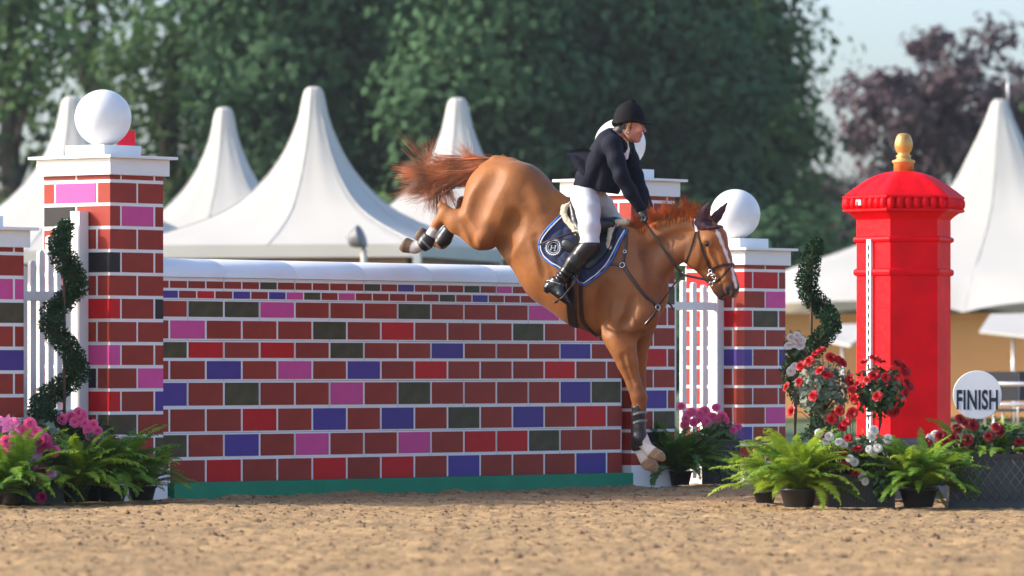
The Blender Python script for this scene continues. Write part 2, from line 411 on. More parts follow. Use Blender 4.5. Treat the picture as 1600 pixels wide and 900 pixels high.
def awning(px0, px1, py0, py1, D, label):
    Y = CAMY + D; a, b = at(px0, py1, Y), at(px1, py0, Y); root = empty('awning', ((a.x + b.x) / 2, Y, 0), 0, label, 'awning', 'white awnings before the right marquee')
    hx = (b.x - a.x) / 2; m = MB()
    m.add([(-hx, -0.6, a.z + 0.06), (hx * 0.2, -1.1, a.z - 0.03), (hx, -0.5, a.z + 0.1), (hx, 0.9, b.z), (-hx * 0.5, 0.9, b.z - 0.02),
           (-hx, -0.6, a.z + 0.01), (hx * 0.2, -1.1, a.z - 0.08), (hx, -0.5, a.z + 0.05), (hx, 0.9, b.z - 0.05), (-hx * 0.5, 0.9, b.z - 0.07)],
          [(0, 1, 2, 3, 4), (9, 8, 7, 6, 5)] + [(i, i + 5, (i + 1) % 5 + 5, (i + 1) % 5) for i in range(5)]); m.build('canopy', CANVAS, root)
    m = MB(); m.tube([(0, 0, 0), (0, 0, a.z)], 0.025); m.build('pole', ALU, root)
awning(1526, 1640, 488, 522, 100, 'white awning flap right of the post box')
awning(1288, 1345, 505, 536, 100, 'small white awning flap left of the post box')
# floodlight by the wall, in front of the main tent
Yl = 36.5; c = at(558, 372, Yl); k = (Yl - CAMY) / FPX
FL = empty('floodlight', (c.x, Yl, 0), 0, 'grey round floodlight on a white pole before the main tent', 'lamp')
DG = mat('lamp_grey', (0.16, 0.16, 0.17), 0.5, 0.2, 8)
m = MB(); Mr = Matrix.Translation((0, 0, c.z)) @ Matrix.Rotation(math.radians(68), 4, 'Y') @ Matrix.Rotation(0.3, 4, 'X')
m.lathe([(2 * k, -16 * k), (9 * k, -14 * k), (14 * k, -6 * k), (18 * k, 6 * k), (19 * k, 8 * k), (16 * k, 9 * k)], 24, M_=Mr); m.build('lamp_head', DG, FL)
m = MB(); m.tube([(0.09, 0.06, 0), (0.09, 0.06, c.z - 17 * k)], 5 * k); m.build('pole', WHITE0 if 'WHITE0' in globals() else CANVAS, FL)
m = MB(); m.tube([(0.09, 0.06, c.z - 17 * k), (0.05, 0.02, c.z - 8 * k)], 2.5 * k); m.build('bracket', DG, FL)
# barrier and chairs at the far right
Yb = 22.0; k = (Yb - CAMY) / FPX; a = at(1552, 600, Yb)
BR = empty('crowd_barrier', (a.x, Yb, 0), 0, 'grey metal barrier behind the FINISH sign', 'barrier')
for z_ in (a.z, a.z - 32 * k):
    m = MB(); m.tube([(-0.2, 0, z_), (1.6, 0, z_)], 0.024); m.build('rail', ALU, BR)
for x_ in (-0.2, 0.7, 1.6):
    m = MB(); m.tube([(x_, 0, 0), (x_, 0, a.z)], 0.024); m.build('post', ALU, BR)
def chair(px, Y, label, rz):
    b_ = at(px, 700, Y); root = empty('chair', (b_.x, Y, 0), rz, label, 'chair', 'dark chairs behind the barrier'); CH = mat('dark_chair', (0.03, 0.03, 0.035), 0.5, 0.1)
    m = MB(); m.box(-0.21, 0.21, -0.2, 0.2, 0.43, 0.46); m.build('seat', CH, root)
    m = MB(); m.box(-0.2, 0.2, 0.19, 0.215, 0.55, 0.88); m.build('backrest', CH, root)
    for x_ in (-0.19, 0.19):
        for y_ in (-0.18, 0.2):
            m = MB(); m.tube([(x_, y_, 0), (x_, y_, 0.86 if y_ > 0 else 0.43)], 0.012); m.build('leg', ALU, root)
chair(1572, 23.5, 'dark chair just right of the FINISH sign', 2.8)
chair(1600, 24.2, 'dark chair at the right edge of the photo', 3.4)

# ------------------------------------------------------------------ thin summer haze
m = MB(); m.box(-330, 330, -66, 450, -1.2, 34); hz = m.build('haze')
tag(hz, 'thin pale summer haze over the show ground', 'haze', kind='stuff')
hm = bpy.data.materials.new('haze_air'); hm.use_nodes = True; t = hm.node_tree; t.nodes.clear()
pv = t.nodes.new('ShaderNodeVolumePrincipled'); pv.inputs['Color'].default_value = (0.86, 0.92, 1.0, 1); pv.inputs['Density'].default_value = 0.00017; pv.inputs['Anisotropy'].default_value = 0.2
ou = t.nodes.new('ShaderNodeOutputMaterial'); t.links.new(pv.outputs[0], ou.inputs['Volume']); hz.data.materials.append(hm)
# ------------------------------------------------------------------ materials of the arena
WHITE = mat('white_paint', (0.80, 0.80, 0.79), 0.45, 0.04, 3, 0.05, 25)
BRK = {
 'r': mat('brick_brown_red', lin(148, 49, 37), 0.42, 0.13, 5, 0.04, 120, spec=0.2, objvar=0.08),
 'R': mat('brick_bright_red', lin(196, 14, 26), 0.4, 0.05, 7, 0.04, 120, spec=0.2, objvar=0.08),
 'p': mat('brick_pink', lin(212, 78, 148), 0.4, 0.05, 7, 0.04, 120, spec=0.2, objvar=0.08),
 'v': mat('brick_purple', lin(76, 58, 140), 0.4, 0.05, 7, 0.04, 120, spec=0.2, objvar=0.08),
 'o': mat('brick_olive', lin(72, 68, 46), 0.4, 0.3, 9, 0.05, 120, spec=0.2, objvar=0.08),
 'k': mat('brick_black', lin(34, 34, 38), 0.4, 0.15, 9, 0.05, 120, spec=0.2, objvar=0.08)}
GREENP = mat('green_paint', lin(0, 132, 98), 0.4, 0.10, 5, 0.08, 60, spec=0.25)
SEAM = mat('block_gap', (0.05, 0.03, 0.04), 0.8)

# ------------------------------------------------------------------ ground
def sand_material():
    m = bpy.data.materials.new('arena_sand'); m.use_nodes = True; t = m.node_tree; b = t.nodes['Principled BSDF']
    b.inputs['Roughness'].default_value = 0.95; b.inputs['Specular IOR Level'].default_value = 0.15
    tc = t.nodes.new('ShaderNodeTexCoord')
    def noise(sc, det):
        n = t.nodes.new('ShaderNodeTexNoise'); n.inputs['Scale'].default_value = sc; n.inputs['Detail'].default_value = det
        t.links.new(tc.outputs['Object'], n.inputs['Vector']); return n
    n1, n2, n3 = noise(1.1, 3), noise(26, 4), noise(90, 3)
    cr = t.nodes.new('ShaderNodeValToRGB'); e = cr.color_ramp.elements
    e[0].position = 0.30; e[0].color = (*lin(144, 116, 84), 1); e[1].position = 0.62; e[1].color = (*lin(184, 154, 113), 1)
    t.links.new(n2.outputs[0], cr.inputs[0])
    mx = t.nodes.new('ShaderNodeMix'); mx.data_type = 'RGBA'; mx.blend_type = 'MULTIPLY'; mx.inputs[0].default_value = 1
    c2 = t.nodes.new('ShaderNodeValToRGB'); f = c2.color_ramp.elements
    f[0].position = 0.35; f[0].color = (0.80, 0.79, 0.77, 1); f[1].position = 0.65; f[1].color = (1.06, 1.04, 1.0, 1)
    t.links.new(n1.outputs[0], c2.inputs[0]); t.links.new(cr.outputs[0], mx.inputs[6]); t.links.new(c2.outputs[0], mx.inputs[7])
    t.links.new(mx.outputs[2], b.inputs['Base Color'])
    bp = t.nodes.new('ShaderNodeBump'); bp.inputs['Strength'].default_value = 0.7; bp.inputs['Distance'].default_value = 0.016
    t.links.new(n3.outputs[0], bp.inputs['Height']); t.links.new(bp.outputs[0], b.inputs['Normal'])
    return m
SAND = sand_material()
GRASS = mat('grass_field', (0.07, 0.11, 0.03), 0.9, 0.35, 0.6, 0.3, 20)
def grid_faces(n, m):
    i, j = np.meshgrid(np.arange(n - 1), np.arange(m - 1), indexing='ij'); a = (i * m + j).ravel()
    return np.stack([a, a + m, a + m + 1, a + 1], 1)
g = link('ground', npmesh('ground', [(-320, -60, -0.09), (320, -60, -0.09), (320, 440, -0.09), (-320, 440, -0.09)], [(0, 1, 2, 3)], GRASS)); tag(g, kind='structure')
NX, NY = 460, 660
X, Y = np.meshgrid(np.linspace(-5.6, 5.6, NX), np.linspace(-17, 7.4, NY), indexing='ij')
P = np.stack([X.ravel(), Y.ravel(), np.zeros(X.size)], 1)
z = (vnoise(P * np.array([1.3, 0.8, 1]) + 3, 1) - 0.5) * 0.018 + (vnoise(P * 4.3 + 11, 2) - 0.5) * 0.014
cl = vnoise(P * 9.5 + 5, 3); z += np.clip(cl - 0.5, 0, 1) * 0.018
z += (vnoise(P * 21 + 9, 4) - 0.5) * 0.022
z += np.clip(vnoise(P * 6.1 + 31, 5) - 0.68, 0, 1) * 0.04
_a = math.radians(50); _x0 = gx(258, 0); _u = (P[:, 0] - _x0) * math.cos(_a) + P[:, 1] * math.sin(_a); _n = (P[:, 0] - _x0) * math.sin(_a) - P[:, 1] * math.cos(_a)
pile = np.exp(-((_n - 0.07) / 0.10) ** 2) * (_u > 0) * (_u < 5.2)        # sand kicked up against the wall foot
z += pile * (0.002 + 0.05 * np.clip(vnoise(P * 2.6 + 60, 12) - 0.45, 0, 1) + 0.012 * vnoise(P * 12 + 4, 13))
edge = np.clip(np.minimum(5.6 - np.abs(P[:, 0]), np.minimum(P[:, 1] + 17, 7.4 - P[:, 1])) / 0.4, 0, 1)
P[:, 2] = z * edge - 0.022
g = link('arena_sand', npmesh('arena_sand', P, grid_faces(NX, NY), SAND)); tag(g, kind='structure')
s1 = [(-40, -45), (40, -45), (40, 26), (-40, 26), (-5.5, -16.9), (5.5, -16.9), (5.5, 7.3), (-5.5, 7.3)]
g = link('arena_floor', npmesh('arena_floor', [(a, b, -0.03) for a, b in s1], [(0, 1, 5, 4), (1, 2, 6, 5), (2, 3, 7, 6), (3, 0, 4, 7)], SAND)); tag(g, kind='structure')
# loose crumbs and shreds on the sand
n = 9000
c = np.stack([RNG.uniform(-4.6, 4.6, n), RNG.uniform(-16, 4.5, n), np.zeros(n)], 1)
s = RNG.uniform(0.004, 0.011, (n, 1)) * (1 + 1.3 * (RNG.random((n, 1)) > 0.94))
o6 = np.array([(1, 0, 0), (-1, 0, 0), (0, 1, 0), (0, -1, 0), (0, 0, 1), (0, 0, -1)], float)
v = c[:, None] + o6[None] * s[:, None] * RNG.uniform(0.5, 1.4, (n, 6, 1)) * np.array([1.4, 1.1, 0.75])
gi = ((np.clip((c[:, 0] + 5.6) / 11.2 * (NX - 1), 0, NX - 1)).astype(int) * NY + (np.clip((c[:, 1] + 17) / 24.4 * (NY - 1), 0, NY - 1)).astype(int))
v[:, :, 2] += P[gi, 2][:, None] + 0.003
t8 = np.array([(0, 2, 4), (2, 1, 4), (1, 3, 4), (3, 0, 4), (2, 0, 5), (1, 2, 5), (3, 1, 5), (0, 3, 5)])
f = (np.arange(n)[:, None, None] * 6 + t8[None]).reshape(-1, 3)
g = link('sand_crumbs', npmesh('sand_crumbs', v.reshape(-1, 3), f, mat('crumb', lin(122, 96, 70), 0.9, 0.4, 3), False))
tag(g, 'small brown crumbs scattered over the raked sand', 'crumbs', kind='stuff')

# ------------------------------------------------------------------ wall frame: local x runs along the wall to the right and away, local y points behind it
WA = math.radians(50); CA, SA = math.cos(WA), math.sin(WA); W0X = gx(258, 0)
def uw(px, nn):
    k = (px - 800) / FPX
    return (k * (-CAMY - nn * CA) - W0X - nn * SA) / (CA - k * SA)
def wpt(u, nn, z=0.0): return Vector((W0X + u * CA + nn * SA, u * SA - nn * CA, z))
def zof(py, u, nn): return CAMZ + (HZ - py) * (wpt(u, nn).y - CAMY) / FPX
WL = uw(971.5, 0); PIT = (WL - uw(264.4, 0)) / 13.5
BCACHE = {}
def brick(parent, x0, x1, z0, z1, yf, c, th=0.012):
    """a brick face piece standing 3 mm proud of plane y = yf, front towards -y"""
    key = (round(x1 - x0, 3), round(z1 - z0, 3), c, th)
    if key not in BCACHE:
        w, h = x1 - x0, z1 - z0; e = 0.0025
        vs = [(e, -0.004, e), (w - e, -0.004, e), (w - e, -0.004, h - e), (e, -0.004, h - e), (0, -0.0015, 0), (w, -0.0015, 0), (w, -0.0015, h), (0, -0.0015, h),
              (0, th, 0), (w, th, 0), (w, th, h), (0, th, h)]
        fs = [(0, 1, 2, 3)] + [(a, (a + 1) % 4, 0, 0) for a in ()]
        for a in range(4):
            b = (a + 1) % 4; fs.append((a + 4, b + 4, b, a)); fs.append((a + 8, b + 8, b + 4, a + 4))
        me = bpy.data.meshes.new('brick'); me.from_pydata(vs, [], fs); me.update(); me.materials.append(BRK[c]); BCACHE[key] = me
    return link('brick', BCACHE[key], parent, None, (x0, yf, z0))
wall = empty('puissance_wall', wpt(0, 0), WA, 'long white jointed wall of painted bricks under the leaping horse', 'jump wall')
ROWS = [(438.6, 449.6), (454, 465.2), (470, 494.5), (500.5, 528.8), (534.3, 559), (564, 592.6), (598.3, 634), (639.8, 674.6), (680, 714.4), (719.8, 754.2)]
SEQ = ['rrrrrrorrrrrorvrrrorprrrrvrr', 'vrRrvrvporprrrrrorvrrrvrrrrr', 'roopr' 'rrorrrpvr', 'rprrrorRrrrorRr', 'oRrRrorrvrrrvr', 'rrvrprvrRrrrRrr', 'vrorrprorrrrvo', 'rrrRrvrvrorvrRr', 'orvrprrprRRorr', 'rrRrrRrRrvrrrvr']
GAP = 0.021
def zw(py): return CAMZ + (HZ - py) * (0.03 - CAMY) / FPX
U0 = -0.25
for ri, ((ya, yb), sq) in enumerate(zip(ROWS, SEQ)):
    z1, z0 = zw(ya), zw(yb)
    if ri == 0: ed = [WL - PIT * 0.5 * (len(sq) - i) for i in range(len(sq) + 1)]
    elif ri == 1: ed = [WL - PIT * (0.25 + 0.5 * (len(sq) - 1 - i)) for i in range(len(sq))] + [WL]
    elif ri % 2 == 0: ed = [WL - PIT * (len(sq) - i) for i in range(len(sq) + 1)]
    else: ed = [WL - PIT * (0.5 + len(sq) - 1 - i) for i in range(len(sq))] + [WL]
    gp = GAP * (0.75 if ri < 2 else 1)
    for i, c in enumerate(sq):
        a, b = ed[i] + gp / 2, ed[i + 1] - (gp / 2 if i < len(sq) - 1 else (0.016 if ri % 2 == 0 else 0.0))
        if b < 0.0: continue
        brick(wall, max(a, U0), b, z0, z1, 0.0, c)
# hollow wooden blocks behind the painted bricks, two bricks to a block, with open seams
ZB = [zw(754.6)] + [(zw(ROWS[i][1]) + zw(ROWS[i - 1][0])) / 2 for i in (9, 8, 7, 6, 5, 4, 3, 2, 1)]
ZB = [zw(754.6)] + [(zw(ROWS[i][0]) + zw(ROWS[i - 1][1])) / 2 for i in range(9, 0, -1)] + [zw(432.6)]
m = MB(); m.box(U0 + 0.02, WL - 0.02, 0.02, 0.40, 0.02, zw(434)); m.build('core', SEAM, wall)
pairs = [(0, 2), (2, 4), (4, 6), (6, 8), (8, 10)]
for a, b in pairs:
    z0, z1 = ZB[a], ZB[b]; k = 0; off = 0 if (a // 2) % 2 else 1
    e = WL
    while e > U0 + 0.05:
        s_ = max(e - PIT * (2 if (k or off) else 1), U0); m = MB()
        m.box(s_ + 0.003, e - 0.003, 0, 0.42, z0 + 0.001, z1 - 0.001); m.build('block', WHITE, wall); e = s_; k += 1
e = WL
while e > U0 + 0.05:
    s_ = max(e - 2 * PIT, U0); m = MB(); N = 14
    prof = [(-0.02 + 0.23 - 0.23 * math.cos(PI * q / N), 0.137 * math.sin(PI * q / N) ** 0.8) for q in range(N + 1)]
    vs = []
    for xx in (s_ + 0.0008, s_ + 0.0025, e - 0.0025, e - 0.0008):
        ins = 0.0006 if xx in (s_ + 0.0008, e - 0.0008) else 0
        vs += [(xx, yy + (ins if yy < 0.2 else -ins), zw(432.4) + zz - (ins if zz > 0.02 else 0)) for yy, zz in prof]
    n_ = N + 1; fs = [(i * n_ + j, (i + 1) * n_ + j, (i + 1) * n_ + j + 1, i * n_ + j + 1) for i in range(3) for j in range(N)]
    m.add(vs, fs, True); m.add(vs, [tuple(range(n_)), tuple(3 * n_ + j for j in range(N, -1, -1))] + [(i * n_, i * n_ + N, (i + 1) * n_ + N, (i + 1) * n_) for i in range(3)], False); o = m.build('coping_block', mat('coping_white', (0.82, 0.83, 0.84), 0.4, 0.05, 3, 0.04, 30), wall)
    e = s_
m = MB(); m.box(0.015, WL + 0.05, -0.075, 0.0, -0.08, zw(754.6)); m.build('base_board', GREENP, wall)

# ------------------------------------------------------------------ brick pillars with caps and balls
TYPE = {'A': ([0.18, 0.81], [0.505]), 'B': ([0.5], [0.2, 0.83])}
def pillar(name, label, u0, u1, nf, dep, pyc, pyp, rows, group, ball=True, pitch=0.163, ball_label=None, plinth=0.15, top='B'):
    W_, D_ = u1 - u0, dep
    cu = (u0 + u1) / 2; root = empty(name, wpt(cu, nf - dep / 2), WA, label, 'pillar', group)
    zt = zof(pyc, u0, nf); hx, hy = W_ / 2, D_ / 2      # zt: top of the brickwork
    m = MB(); m.box(-hx, hx, -hy, hy, 0.02, zt + 0.01); m.build('core', WHITE, root)
    m = MB(); m.box(-hx - 0.022, hx + 0.022, -hy - 0.022, hy + 0.022, -0.06, plinth); m.build('plinth', WHITE, root)
    g2 = 0.010
    def piece(q0, q1, z0, z1, c):
        # q runs along the left face from the back (0) to the near corner (D_) and on along the front (D_ + W_)
        if q1 - q0 < 0.02: return
        if q1 <= D_ + 1e-6 and q0 < D_ - 0.001 and q1 < D_ - 0.012:
            w, h = q1 - q0, z1 - z0; mm = MB(); e = 0.002
            ya, yb = hy - q0, hy - q1
            mm.add([(-hx - 0.004, ya - e, z0 + e), (-hx - 0.004, yb + e, z0 + e), (-hx - 0.004, yb + e, z1 - e), (-hx - 0.004, ya - e, z1 - e),
                    (-hx + 0.004, ya, z0), (-hx + 0.004, yb, z0), (-hx + 0.004, yb, z1), (-hx + 0.004, ya, z1)],
                   [(0, 1, 2, 3)] + [(i + 4, (i + 1) % 4 + 4, (i + 1) % 4, i) for i in range(4)])
            mm.build('brick', BRK[c], root)
        elif q0 >= D_ + 0.003:
            brick(root, -hx + q0 - D_, -hx + q1 - D_, z0, z1, -hy, c)
        else:
            mm = MB(); xa, ya = -hx + (q1 - D_), hy - q0; p = 0.004
            vs = []
            for zz in (z0, z1): vs += [(xa, -hy - p, zz), (-hx - p, -hy - p, zz), (-hx - p, ya, zz), (-hx + 0.006, ya, zz), (-hx + 0.006, -hy + 0.006, zz), (xa, -hy + 0.006, zz)]
            fs = [(i, (i + 1) % 6, (i + 1) % 6 + 6, i + 6) for i in range(6)]
            fs = [f_[::-1] for f_ in fs] + [(0, 1, 4, 5), (1, 2, 3, 4), (11, 10, 7, 6), (10, 9, 8, 7)]
            mm.add(vs, fs); mm.build('brick', BRK[c], root)
    z1 = zt; ti = top; h0 = 0.03
    first = True; ri = 0
    while z1 > plinth + 0.03:
        z0 = max(z1 - (h0 if first else pitch - 0.024), plinth + 0.012)
        js = [0.012] + [q * D_ for q in TYPE[ti][0]] + [D_ + q * W_ for q in TYPE[ti][1]] + [D_ + W_ - 0.001]
        cs = rows[ri] if ri < len(rows) else ''
        for i in range(len(js) - 1):
            c = cs[i] if i < len(cs) else random.choice('rrrrrrrrRvpork')
            piece(js[i] + (g2 if i else 0), js[i + 1] - (g2 if i < len(js) - 2 else 0), z0, z1, c)
        z1 = z0 - 0.024; ti = 'A' if ti == 'B' else 'B'; first = False; ri += 1
    m = MB(); m.box(-hx - 0.032, hx + 0.032, -hy - 0.032, hy + 0.032, zt + 0.002, zt + 0.118); m.build('cap_block', WHITE, root)
    m = MB(); m.box(-hx - 0.075, hx + 0.075, -hy - 0.075, hy + 0.075, zt + 0.119, zt + 0.139); m.build('cap_slab', WHITE, root)
    zz = zt + 0.140
    if ball:
        m = MB(); b_ = 0.17; m.box(-b_ * 0.98 - 0.02, b_ + 0.02, -b_ - 0.02, b_ + 0.02, zz, zz + 0.078); m.build('ball_plinth', WHITE, root)
        m = MB(); R_ = 0.201
        m.lathe([(R_ * math.sin(PI * q / 32) + (0.0005 if q in (0, 32) else 0), -R_ * math.cos(PI * q / 32)) for q in range(33)], 48, (0, 0, zz + 0.076 + R_)); m.build('ball', mat('ball_white', (0.78, 0.78, 0.77), 0.35, 0.03, 2, 0.02, 40), root)
    return root, zz
NF = 0.05
uTL = (uw(172, NF), uw(255, NF)); DEP = 0.66
rowsTL = ['rrrrr', 'rprrr'[:4], 'krpr', 'rrrr', 'rkrr', 'rrrr', 'vRrk', 'rrrr', 'kprr', 'rkrp', 'rRrv', 'rror', 'rrro', 'rrrr']
pTL, zTL = pillar('brick_pillar', 'tall brick pillar with white ball left of the wall, red flag behind the ball', uTL[0], uTL[1], NF, DEP, 273, 0, rowsTL, 'brick pillars of the jump', plinth=0.20)
uTR = (uw(986, NF), uw(1054, NF))
pTR, zTR = pillar('brick_pillar', 'tall brick pillar with white ball behind the rider at the wall end', uTR[0], uTR[1], NF, DEP, 305.5, 0, ['rrrr', 'rRrr', 'rrRr', 'rrrr', 'rrrr', 'rrro', 'rrrr', 'rRrr', 'rrRr', 'rvrr', 'rrvr', 'rRro', 'krkr', 'rrrr'], 'brick pillars of the jump')
uSR = (uw(1163, NF), uw(1227, NF))
pSR, zSR = pillar('brick_pillar', 'short brick pillar with white ball right of the horse head', uSR[0], uSR[1], NF, 0.60, 414, 0, ['RRrr', 'RRRr'[:4], 'rrrp'[:4], 'rRor', 'rrrr', 'rvrv', 'rrrr', 'rrrr', 'rrrp', 'rvrr', 'rrrr'], 'brick pillars of the jump', pitch=0.155, plinth=0.16, top='A')
uSL = (uw(37, NF) - 0.56, uw(37, NF))
pSL, zSL = pillar('brick_pillar', 'short brick pillar cut off by the left edge of the photo', uSL[0], uSL[1], NF, 0.60, 385, 0, ['rrrr', 'rrrr', 'rrpp', 'rrro', 'rrrr', 'rrrv', 'rrrr', 'rrrr', 'rrpp', 'rrrr'], 'brick pillars of the jump', ball=True)

# red flag board behind the ball of the tall left pillar
m = MB(); fp = wpt((uTL[0] + uTL[1]) / 2, NF - DEP / 2) + Vector((0.02, 0.30, 0))
q0, q1 = at(183, 204, fp.y), at(211, 229, fp.y)
m.box(q0.x, q1.x, fp.y, fp.y + 0.012, q1.z - 0.01, q0.z); fl = empty('jump_flag', (q1.x, fp.y, zTL), 0, 'bright red square flag board behind the left white ball', 'flag')
o = m.build('board', mat('flag_red', lin(235, 10, 50), 0.45, 0.03), fl); o.matrix_parent_inverse = Matrix.Translation((-q1.x, -fp.y, -zTL))
m = MB(); m.tube([(q1.x - 0.03, fp.y + 0.022, zTL), (q1.x - 0.03, fp.y + 0.022, q0.z - 0.02)], 0.008); o = m.build('stick', WHITE, fl); o.matrix_parent_inverse = Matrix.Translation((-q1.x, -fp.y, -zTL))

# ------------------------------------------------------------------ picket gates between the pillars
def picket(mm, x0, w, th, z0, z1):
    n_ = 8; pr = [(x0, z0), (x0 + w, z0)] + [(x0 + w / 2 + w / 2 * math.cos(PI * i / n_), z1 - w / 2 + w / 2 * math.sin(PI * i / n_)) for i in range(n_ + 1)]
    N = len(pr); vs = [(a, -th / 2, b) for a, b in pr] + [(a, th / 2, b) for a, b in pr]
    mm.add(vs, [tuple(range(N)), tuple(range(2 * N - 1, N - 1, -1))] + [(i + N, (i + 1) % N + N, (i + 1) % N, i) for i in range(N)])
def gate(ua, ub, nn, tops, post, pw, label, rails, first=0.02, step=None):
    root = empty('picket_gate', wpt(ua, nn), WA, label, 'gate', 'white picket gates of the jump')
    ln = ub - ua; n_ = len(tops); st = step or (ln - 0.1) / n_
    for i, py in enumerate(tops):
        m = MB(); u = first + i * st; picket(m, u, 0.052, 0.03, 0.04, zof(py, ua + u, nn)); m.build('picket', WHITE, root)
    for py0, py1 in rails:
        m = MB(); m.box(0.0, ln, -0.038, -0.0155, zof(py1, ua, nn), zof(py0, ua, nn)); m.build('rail', WHITE, root)
    for u, py in post:
        m = MB(); m.box(u, u + pw, -0.056, 0.034, 0.0, zof(py, ua + u, nn)); m.build('post', WHITE, root)
    return root
ga, gb = uw(30, -0.21), uTL[0] - 0.005
gate(ga, gb, -0.21, [415, 407, 391, 368, 352, 342], [(gb - ga - 0.093, 330)], 0.09, 'white picket gate left of the tall pillar behind the spiral bush', [(455, 470), (640, 655)], 0.01, (gb - ga - 0.11) / 6)
ga2, gb2 = uTR[1] + 0.005, uw(1124, -0.21)
gate(ga2, gb2, -0.21, [424, 430, 436, 438, 441, 445], [(gb2 - ga2 - 0.10, 447)], 0.095, 'white picket gate below the horse nose', [(471, 484), (690, 702)], 0.01, (gb2 - ga2 - 0.11) / 6)
# purple arched board with white rim standing behind the right gate
ab = empty('arched_board', at(1094, 575, 7.2), 0, 'purple arched board with white rim behind the right gate', 'board'); ab.location.z = 0
cz = at(1094, 456, 7.2).z; k = (7.2 - CAMY) / FPX
for nm, r0, r1, yy, mt in (('panel', 0, 22 * k, 0.0, BRK['v']), ('rim', 22 * k, 26 * k, -0.01, WHITE)):
    m = MB(); n_ = 20; vs = []
    for d in (0, 0.03):
        for r in (r0, r1): vs += [(r * math.cos(PI * i / n_), yy + d, cz + r * math.sin(PI * i / n_)) for i in range(n_ + 1)]
    N = n_ + 1
    fs = [(i, N + i, N + i + 1, i + 1) for i in range(n_)] + [(2 * N + i + 1, 3 * N + i + 1, 3 * N + i, 2 * N + i) for i in range(n_)] + [(N + i, 3 * N + i, 3 * N + i + 1, N + i + 1) for i in range(n_)]
    m.add(vs, fs)
    m.box(-r1, -r0 if nm == 'rim' else r1, yy, yy + 0.03, 0.03, cz - 0.001)
    if nm == 'rim': m.box(r0, r1, yy, yy + 0.03, 0.03, cz - 0.001)
    m.build(nm, mt, ab)

# ------------------------------------------------------------------ red hexagonal post box
PB = empty('post_box', (gx(1412, -0.5), -0.5, 0), 0, 'tall red hexagonal post box with domed lid and gold finial', 'post box')
k = (-0.5 - CAMY) / FPX
def zp(py): return CAMZ + (HZ - py) * k
RED = mat('post_box_red', lin(232, 3, 22), 0.55, 0.14, 4, 0.55, 17, spec=0.14)
GREYB = mat('base_grey', (0.10, 0.10, 0.11), 0.7, 0.2)
HEX0 = math.radians(-110); RB = 76 * k
def hexa(name, prof, mt, parent=PB, smooth=False):
    m = MB(); m.lathe([(r * k, zp(py)) for r, py in prof], 6, start=HEX0, smooth=smooth); return m.build(name, mt, parent)
hexa('base', [(80, 778), (80, 690), (77, 684)], GREYB)
body = hexa('body', [(75.5, 683.5), (75.5, 432), (80, 430), (81, 426), (80, 422), (75.5, 420), (75.5, 380), (80, 378), (81, 375), (80, 372), (75.5, 370), (75.5, 344), (82, 338), (90, 333)], RED)
lid = hexa('lid', [(92, 332.8), (98, 331), (98, 328), (93, 326), (93, 312), (98, 310.5), (98, 307.5), (94, 306)], RED)
m = MB(); N = 72; prof = [(95, 306), (84, 299), (72, 292), (60, 284), (46, 276.5), (32, 271), (18, 268)]; vs = []
for j, (r, py) in enumerate(prof):
    fl_ = min(1, j / 4)
    for i in range(N):
        a = HEX0 + 2 * PI * i / N; sa = ((a - HEX0) % (PI / 3)) - PI / 6
        hexr = math.cos(PI / 6) / math.cos(sa); rr = (hexr * (1 - fl_ * 0.75) + fl_ * 0.75)
        w = 1 + 0.05 * (abs(math.cos(3 * (a - HEX0) * 2)) - 0.5) * math.sin(PI * j / 6)
        vs.append((r * k * rr * w * math.cos(a), r * k * rr * w * math.sin(a), zp(py) + 0.006 * math.cos(6 * (a - HEX0)) * math.sin(PI * j / 6)))
m.add(vs, [(j * N + i, j * N + (i + 1) % N, (j + 1) * N + (i + 1) % N, (j + 1) * N + i) for j in range(6) for i in range(N)] + [tuple(6 * N + i for i in range(N))], True)
m.build('roof', RED, PB)
m = MB()
for sd in range(6):
    a0, a1 = HEX0 + sd * PI / 3, HEX0 + (sd + 1) * PI / 3; n_ = 7
    for i in range(n_):
        t = (i + 0.5) / n_; cx = 94.5 * k * ((1 - t) * math.cos(a0) + t * math.cos(a1)); cy = 94.5 * k * ((1 - t) * math.sin(a0) + t * math.sin(a1))
        m.lathe([(0.4 * k, -9 * k), (4 * k, -8 * k), (6.2 * k, -3.5 * k), (6.2 * k, 2 * k), (5 * k, 6.5 * k), (3 * k, 9 * k)], 10, (cx, cy, zp(319)))
tag(m.build('bead_moulding', RED, PB), kind='stuff')
m = MB(); m.lathe([(16 * k, zp(270)), (15.5 * k, zp(256)), (18 * k, zp(254)), (18 * k, zp(251)), (12 * k, zp(249)), (10.5 * k, zp(246)), (12.5 * k, zp(244)), (10 * k, zp(242)), (9 * k, zp(240)), (12 * k, zp(236)), (14.2 * k, zp(229)), (14 * k, zp(222)), (11.5 * k, zp(214)), (9 * k, zp(210)), (5 * k, zp(208.3)), (0.5 * k, zp(208))], 24)
m.build('finial', mat('gold_paint', lin(206, 158, 86), 0.4, 0.22, 12, 0.3, 40, metal=0.35), PB)
va = HEX0 - PI / 3; A_, B_ = Vector((math.cos(va), math.sin(va), 0)) * 75.5 * k, Vector((math.cos(HEX0), math.sin(HEX0), 0)) * 75.5 * k
ed_ = (B_ - A_).normalized(); no_ = Vector((ed_.y, -ed_.x, 0))
if no_.y > 0: no_ = -no_
Mx = Matrix(((ed_.x, -no_.x, 0, 0), (ed_.y, -no_.y, 0, 0), (0, 0, 1, 0), (0, 0, 0, 1)))
pc = A_ + (B_ - A_) * 0.43
m = MB(); m.box(-0.022, 0.022, -0.024, -0.001, zp(692), zp(375), Matrix.Translation(pc) @ Mx); o = m.build('jump_cup_track', WHITE, PB)
m = MB(); py = 384
